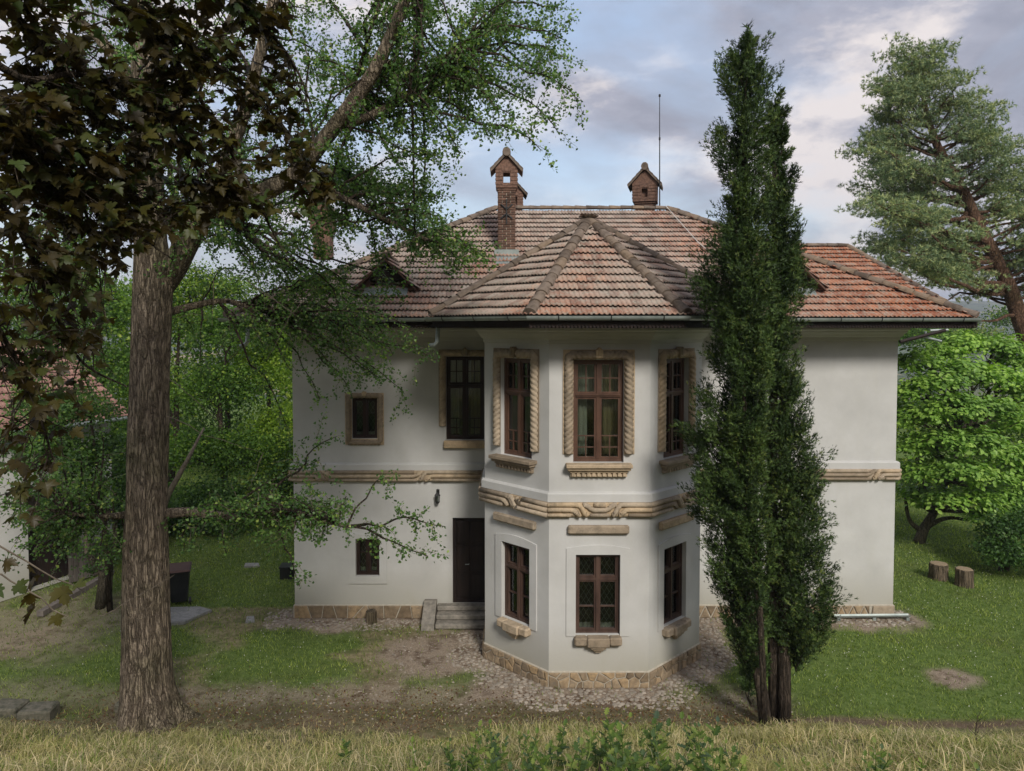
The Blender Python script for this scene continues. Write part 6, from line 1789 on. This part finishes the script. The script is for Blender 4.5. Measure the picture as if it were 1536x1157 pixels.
# creeper-wrapped small trunks near the outbuilding gate
for i, (px, py, tx, ty, lab) in enumerate(((160, 905, 172, 770, 'thin ivy wrapped tree trunk left of the big trunk'), (150, 912, 130, 790, 'thin twisted stem leaning left beside the ivy wrapped trunk'))):
    b = on_ground(px, py, 0); Y = b.y
    bb = [bl(tx, ty, Y, 26, 24, .5), bl((px + tx) / 2 - 3, (py + ty) / 2, Y - .1, 9, 40, .25)]
    blob_tree('small_tree', b, [b, at(px + 4, py - 50, Y), at(tx, ty + 40, Y), at(tx, ty, Y)], [.13, .1, .08, .05], bb, OVAL, L_SHR, M_BARK_M, lab, group='thin trunks by the outbuilding', lsize=.07, seed=140 + i, clumps=40, per=30, cr=.15, branch_r=.02)
for i, (px, Y, bb, lab) in enumerate(((95, 19.3, [bl(80, 690, 19.3, 55, 40, 1.2), bl(120, 740, 19.3, 50, 45, 1.2), bl(60, 750, 19.0, 35, 30, .6), bl(150, 690, 19.6, 45, 50, 1.1), bl(70, 615, 19.2, 50, 34, .8), bl(135, 620, 19.4, 45, 36, .8), bl(60, 660, 19.1, 40, 30, .7)], 'dark climbing bush covering the outbuilding wall above the gate'),)):
    b = Vector(((px + 62 - 768) / FPX * Y, Y, 0.0)); top = bb[5][0]
    blob_tree('bush', b, [b, b.lerp(top, .5) + Vector((.1, 0, 0)), top], [.08, .06, .03], bb, OVAL, L_SHR, M_BARK_D, lab, cat='bush', lsize=.09, seed=160 + i, clumps=60, per=40, cr=.25, branch_r=.02)
# leaning dead pole
a, b = at(252, 742, 24), at(306, 642, 24.6)
m = MB(); bb_ = Vector((a.x - .75, 24, 0)); m.tube([bb_, a, a.lerp(b, .5) + Vector((.03, 0, 0)), b], [.11, .1, .07, .03], 9); m.build('leaning_trunk', M_TWIG, None, M=Matrix.Translation(bb_), label='bare grey leaning tree trunk just right of the big trunk', cat='tree', smooth=True)

# ------------------------------------------------------------------ copper maple hanging in from the upper left
mlb = Vector((-5.6, 1.8, float(H(-5.6, 1.8))))
mp_ = empty('copper_maple', mlb, 0, 'dark copper leaved maple branches hanging in over the upper left', 'tree')
r = np.random.default_rng(77)
m = MB(); m.tube([mlb - Vector((0, 0, .2)), mlb + Vector((.1, .1, 2.2)), mlb + Vector((.3, .3, 4.5)), mlb + Vector((.5, .6, 7))], [.3, .25, .2, .1], 14); m.build('trunk', M_BARK_D, mp_, smooth=True)
half = [(0, 0), (.06, .02), (.2, -.1), (.3, -.06), (.27, .04), (.42, .02), (.52, .12), (.44, .2), (.6, .34), (.66, .5), (.5, .46), (.42, .5), (.33, .44), (.26, .55), (.33, .68), (.22, .72), (.16, .86), (.08, .84), (0, 1.02)]
pl = [(x, y) for x, y in half] + [(-x, y) for x, y in half[-2:0:-1]]
MV = [(0, .34, .0)] + [(x * .95, y, -.16 * x * x - .10 * (y - .3) ** 2 + .02 * math.sin(9 * x + 7 * y)) for x, y in pl]
MV = MV + [(-.012, 0, 0), (.012, 0, 0), (.006, -.45, .03), (-.006, -.45, .03)]
n_ = len(pl)
MF = [(0, 1 + i, 1 + (i + 1) % n_) for i in range(n_)] + [(n_ + 1, n_ + 2, n_ + 3), (n_ + 1, n_ + 3, n_ + 4)]
leaf_variants = []
for k in range(6):
    V = np.array(MV, float); V[:, 2] += (.3 + .22 * (k % 3)) * np.abs(V[:, 0]) * (1 if k % 2 else -.8) - .2 * k / 3 * V[:, 1] ** 2 + .06 * np.sin(7 * V[:, 1] + k) * V[:, 0]; V[:, 0] *= .85 + .06 * k
    leaf_variants.append(mesh_np('leaf', V, np.array(MF), L_MAP, rnd=np.zeros(len(V))))
# twig skeleton: main branches sweep from upper left to lower right
mains = [[(-300, -260, 2.6), (0, 100, 3.4), (130, 112, 3.9), (240, 165, 4.2), (300, 262, 4.5), (345, 330, 4.6)],
         [(-200, -300, 2.6), (60, -60, 3.4), (220, 30, 4.0), (380, 140, 4.5), (470, 250, 4.8), (515, 300, 4.9)],
         [(-100, -350, 2.8), (150, -120, 3.6), (330, -20, 4.2), (430, 80, 4.6), (470, 165, 4.8)],
         [(-300, -100, 2.6), (-60, 130, 3.3), (90, 250, 3.8), (190, 340, 4.2), (260, 390, 4.3)],
         [(-300, 0, 2.6), (-80, 240, 3.2), (20, 330, 3.5), (70, 440, 3.8), (120, 540, 4.0), (190, 580, 4.2)],
         [(-300, 100, 2.6), (-90, 380, 3.2), (-10, 480, 3.5), (50, 600, 3.8), (80, 690, 3.9)],
         [(-100, -350, 2.8), (100, -60, 3.7), (240, 60, 4.1), (330, 200, 4.5), (400, 330, 4.7), (425, 380, 4.8)],
         [(-250, -150, 2.6), (20, 20, 3.6), (150, 190, 4.0), (200, 290, 4.4), (250, 330, 4.5)],
         [(-100, -350, 2.8), (200, -150, 3.7), (380, -60, 4.3), (440, 10, 4.7)],
         [(-300, 50, 2.6), (-50, 170, 3.2), (40, 210, 3.7), (120, 300, 3.9), (150, 400, 4.1)],
         [(-300, -200, 2.6), (-20, -40, 3.3), (60, 60, 3.8), (40, 180, 3.9), (60, 280, 4.0)]]
def proj(p):
    x, y, z = p[0], p[1], p[2] - CAMZ
    cp, sp = math.cos(PITCH), math.sin(PITCH); f = y * cp - z * sp; u = y * sp + z * cp
    return 768 + FPX * x / f, 530.4 - FPX * u / f, f
bnd = [(-400, 470), (0, 440), (100, 440), (170, 480), (230, 480), (290, 520), (315, 515), (325, 440), (345, 300), (380, 215), (450, 195), (520, 185), (600, 150), (680, 110), (740, 90), (800, 60), (900, -100)]
bmz = MB(); Lf = []
for mi, mn in enumerate(mains):
    W = [np.array(tuple(at(a, b, c))) for a, b, c in mn]; Q = []
    for i in range(len(W) - 1):
        p0 = W[max(i - 1, 0)]; p1 = W[i]; p2 = W[i + 1]; p3 = W[min(i + 2, len(W) - 1)]
        for k in range(6):
            t = k / 6; Q.append(.5 * ((2 * p1) + (-p0 + p2) * t + (2 * p0 - 5 * p1 + 4 * p2 - p3) * t * t + (-p0 + 3 * p1 - 3 * p2 + p3) * t ** 3))
    Q.append(W[-1]); Q = np.array(Q)
    bmz.tube([tuple(q) for q in Q], list(np.linspace(.022, .004, len(Q))), 7, False)
    L = np.linalg.norm(np.diff(Q, axis=0), axis=1).sum()
    for k in range(int(L / .028)):
        t = .22 + .78 * r.random() ** .85; i = t * (len(Q) - 1); i0 = int(min(i, len(Q) - 2)); p = Q[i0] + (Q[i0 + 1] - Q[i0]) * (i - i0)
        d = unit((Q[min(i0 + 2, len(Q) - 1)] - Q[i0])); s = unit(d * .8 + r.normal(size=3) * .65 + np.array([0, 0, -.12]))
        ln = r.uniform(.15, .5); q = wig(p, p + s * ln, 4, .2, r, -.05)
        ex_, ey_, _f = proj(q[-1])
        if ex_ > np.interp(ey_, [b[0] for b in bnd], [b[1] for b in bnd]) - 10: continue
        bmz.tube([tuple(x) for x in q], [.004, .0035, .003, .0025, .002], 4, False)
        for j in range(int(2 + ln / .075)):
            u = r.uniform(.2, 1); ii = int(u * 3.999); pp = q[ii] + (q[ii + 1] - q[ii]) * (u * 4 - ii)
            Lf.append((pp, s))
bmz.build('branches', M_BARK_D, mp_, kind='stuff')
print('maple leaves', len(Lf))
# project to keep the picture's open lower right free and rank by size
keepL = []
for pp, s in Lf:
    x, y, f = proj(pp)
    if f < 2.2: continue
    lim = np.interp(y, [b[0] for b in bnd], [b[1] for b in bnd])
    if x > lim - 18: continue
    if y > 400 and r.random() < .45: continue
    keepL.append((f, pp, s))
# the little spray low on the left
lowp = [((-60, 800, 2.9), (130, 890, 3.3)), ((-80, 840, 2.7), (100, 925, 3.0))]
lb = MB()
for a, b in lowp:
    q = wig(tuple(at(*a)), tuple(at(*b)), 8, .12, r, -.04); lb.tube([tuple(x) for x in q], list(np.linspace(.005, .002, 9)), 5, False)
    for k in range(5): pp = q[3 + k]; keepL.append((float(pp[1]), pp, unit(q[-1] - q[0])))
lb.build('low_twig', M_TWIG, mp_)
keepL.sort(key=lambda t: t[0])
mV = []; mF = []; mR = []; off = 0
TVs = [np.array([v.co[:] for v in me.vertices]) for me in leaf_variants]
vis = 0
for i, (f, pp, s) in enumerate(keepL):
    x, y, _ = proj(pp)
    size = r.uniform(.045, .092)
    nv = unit(np.array([r.normal() * .55, -.25 + r.normal() * .5, .75])); tv = unit(s * .5 + np.array([.25, 0, -.75]) + r.normal(size=3) * .35); tv = unit(tv - nv * tv.dot(nv)); xv = np.cross(tv, nv)
    base = pp + tv * size * .45
    M = Matrix(((xv[0] * size, tv[0] * size, nv[0] * size, base[0]), (xv[1] * size, tv[1] * size, nv[1] * size, base[1]), (xv[2] * size, tv[2] * size, nv[2] * size, base[2]), (0, 0, 0, 1)))
    inview = -20 < x < 560 and -20 < y < 960
    k = int(r.integers(6))
    if inview and vis < 300:
        inst('leaf', leaf_variants[k], mp_, M); vis += 1
    else:
        A = np.array(M); mV.append(TVs[k] @ A[:3, :3].T + A[:3, 3]); mF.append(np.array(MF) + off); off += len(TVs[k]); mR.append(np.full(len(TVs[k]), r.random()))
mk('foliage', np.concatenate(mV), np.concatenate(mF), L_MAP, mp_, rnd=np.concatenate(mR), kind='stuff')
print('maple kept', len(keepL))

# unseen upper maple crown, added above the frame to shade the left wall
acc = Acc(); lm = MB()
for (cx, cy, cz, rx, ry, rz, n) in ((-4.6, 3.2, 11.6, 2.6, 2.4, 1.5, 60), (-2.2, 5.2, 13.2, 2.6, 2.2, 1.4, 70), (-5.2, 5.6, 13.4, 2.6, 2.2, 1.5, 60), (-.4, 6.4, 14.2, 1.8, 1.7, 1.0, 34), (.4, 5.6, 12.1, 2.0, 1.5, .9, 85), (-2.2, 5.5, 12.1, 2.0, 1.6, 1.0, 80), (-4.3, 6.0, 12.4, 1.9, 1.6, 1.0, 60)):
    c = np.array([cx, cy, cz]); d = unit(r.normal(size=(n, 3))) * (r.random((n, 1)) ** .5) * np.array([rx, ry, rz]); cc = c + d
    q = wig((-5.1, 2.4, 8.6), c, 6, .2, r, -.04); lm.tube([tuple(p) for p in q], list(np.linspace(.1, .03, 7)), 6)
    for e_ in cc[::5]:
        q2 = wig(q[4], e_, 3, .2, r); lm.tube([tuple(p) for p in q2], [.03, .02, .012, .006], 4, False)
    P = (cc[:, None] + r.normal(size=(n, 40, 3)) * .33).reshape(-1, 3)
    V, F = scatter(P, r.uniform(.09, .14, len(P)), OVAL[0], OVAL[1], r, np.tile([[0, -.3, .9]], (len(P), 1)), .4)
    acc.add(V, F, len(OVAL[0]), r.random(len(P)) * .99)
lm.build('limbs', M_BARK_D, mp_, kind='stuff'); acc.build('crown', L_MAP, mp_, kind='stuff')

# ------------------------------------------------------------------ wild plants on the bank
r = np.random.default_rng(88)
LOBE = ([(0, 0, 0), (.1, .1, 0), (.3, .2, .03), (.16, .32, 0), (.36, .5, .04), (.18, .55, 0), (.24, .78, .02), (.08, .8, 0), (0, 1, -.05), (-.08, .8, 0), (-.24, .78, .02), (-.18, .55, 0), (-.36, .5, .04), (-.16, .32, 0), (-.3, .2, .03), (-.1, .1, 0), (0, .5, -.03)],)
LOBEF = [(i, i + 1, 16) for i in range(15)] + [(15, 0, 16)]
spots = [(745, 1100, 5.6, .32), (770, 1130, 5.0, .3), (800, 1100, 6.4, .3), (835, 1095, 7.0, .34), (868, 1120, 5.6, .36), (900, 1100, 6.5, .38), (935, 1105, 6.2, .36), (960, 1125, 5.4, .34), (985, 1095, 6.8, .4), (1010, 1115, 5.6, .34), (1045, 1090, 7.5, .4), (1060, 1120, 5.8, .36),
         (1085, 1140, 5.0, .28), (1180, 1145, 4.9, .2), (1330, 1140, 5.2, .2), (1480, 1140, 5.2, .24), (480, 1148, 5.2, .2), (300, 1145, 5.5, .2), (1395, 1130, 5.6, .2), (700, 1135, 5.4, .22), (620, 1120, 6, .2), (915, 1145, 4.9, .3), (850, 1148, 4.8, .3), (1240, 1120, 6.5, .2)]
spots = [(a, b, c, d * 1.0) for a, b, c, d in spots]
for k in range(22):
    spots.append((int(r.uniform(650, 1130)) if k < 15 else int(r.uniform(40, 1500)), 1120, r.uniform(5.0, 9.5), r.uniform(.16, .34)))
lobe_me = mesh_np('leaf', LOBE[0], LOBEF, L_WEED, rnd=np.zeros(17))
for i, (px, py, Y, hh) in enumerate(spots):
    x = (px - 768) / FPX * Y; b = Vector((x, Y, float(H(x, Y))))
    rank = sum(1 for q in spots if q[0] < px or (q[0] == px and q[2] < Y)); tot = len(spots)
    words = ['', 'second', 'third', 'fourth', 'fifth', 'sixth', 'seventh', 'eighth', 'ninth', 'tenth', 'eleventh', 'twelfth', 'thirteenth', 'fourteenth', 'fifteenth', 'sixteenth', 'seventeenth', 'eighteenth', 'nineteenth', 'twentieth', 'twenty-first', 'twenty-second', 'twenty-third', 'twenty-fourth']
    side = 'left' if rank < tot / 2 else 'right'; rk = rank if side == 'left' else tot - 1 - rank
    size_w = 'tall' if hh > .33 else 'middling' if hh > .24 else 'low'
    lab = f'{size_w} lobed green weed on the foreground bank, ' + (f'{words[rk]} from the {side} of all' if rk else f'{side}most of all')
    o = empty('wild_plant', b, 0, lab, 'plant', 'leafy weeds growing on the foreground bank')
    st = MB(); leaves = []
    for k in range(3 if hh > .25 else 2):
        top = np.array(tuple(b)) + np.array([r.normal() * .09, r.normal() * .09, 1.3 * hh * r.uniform(.7, 1.2)])
        q = wig(tuple(b), top, 5, .15, r); st.tube([tuple(p) for p in q], list(np.linspace(.006, .003, 6)), 5, False)
        for j in range(12):
            t = .12 + .88 * (j + 1) / 12; ii = int(min(t * 5, 4.99)); p = q[ii] + (q[ii + 1] - q[ii]) * (t * 5 - ii)
            a = j * 2.4 + r.uniform(-.4, .4); el = .15 + .8 * t; d = np.array([math.cos(a) * math.cos(el), math.sin(a) * math.cos(el), math.sin(el) * .6]); d = unit(d)
            nv = unit(np.array([0, 0, 1.0]) - d * d[2]); xv = np.cross(d, nv); s = hh * r.uniform(.2, .48) * (1.15 - .6 * t)
            leaves.append(Matrix(((xv[0] * s, d[0] * s, nv[0] * s, p[0]), (xv[1] * s, d[1] * s, nv[1] * s, p[1]), (xv[2] * s, d[2] * s, nv[2] * s, p[2]), (0, 0, 0, 1))))
    st.build('stem', L_WEED, o)
    for M in leaves: inst('leaf', lobe_me, o, M)
# broken dead stem in the middle clump
p = Vector(((893 - 768) / FPX * 5.3, 5.3, 0)); p.z = float(H(p.x, p.y))
o = empty('dead_stub', p, 0, 'dark broken dead stub sticking out of the weeds at the bottom centre', 'dead stub')
for (dx, dz, rr) in ((.06, .28, .014), (.1, .24, .012), (-.02, .2, .018)):
    m = MB(); m.tube([p - Vector((0, 0, .05)), p + Vector((dx * .4, 0, dz * .5)), p + Vector((dx, .02, dz))], [rr * 1.5, rr, rr * .7], 7); m.build('stem', M_BARK_D, o)
p2 = on_ground(1470, 1110); x = (1480 - 768) / FPX * 9; b = Vector((x, 9, float(H(x, 9))))
# twiggy dark seedling at right
o = empty('seedling', b, 0, 'small dark twiggy seedling standing in the dry grass at the lower right', 'plant')
m = MB(); m.tube([b, b + Vector((-.02, 0, .25)), b + Vector((.0, 0, .45))], [.008, .006, .003], 5)
for k in range(7):
    z = .12 + .05 * k; a = k * 2.2; m.tube([b + Vector((0, 0, z)), b + Vector((math.cos(a) * .13, math.sin(a) * .1, z + .1))], [.004, .002], 4)
m.build('stem', M_BARK_D, o)

# ------------------------------------------------------------------ air that pales the far valley
hm, hnt = new_mat('air')
hv = N(hnt, 'ShaderNodeVolumePrincipled', {'Color': (.82, .88, 1.0, 1), 'Density': .00035})
N(hnt, 'ShaderNodeOutputMaterial', {1: hv.outputs[0]})
m = MB(); m.box(-2700, 2700, -120, 3800, -45, 175)
m.build('haze', hm, None, kind='stuff', label='thin pale air paling the far valley and hills')
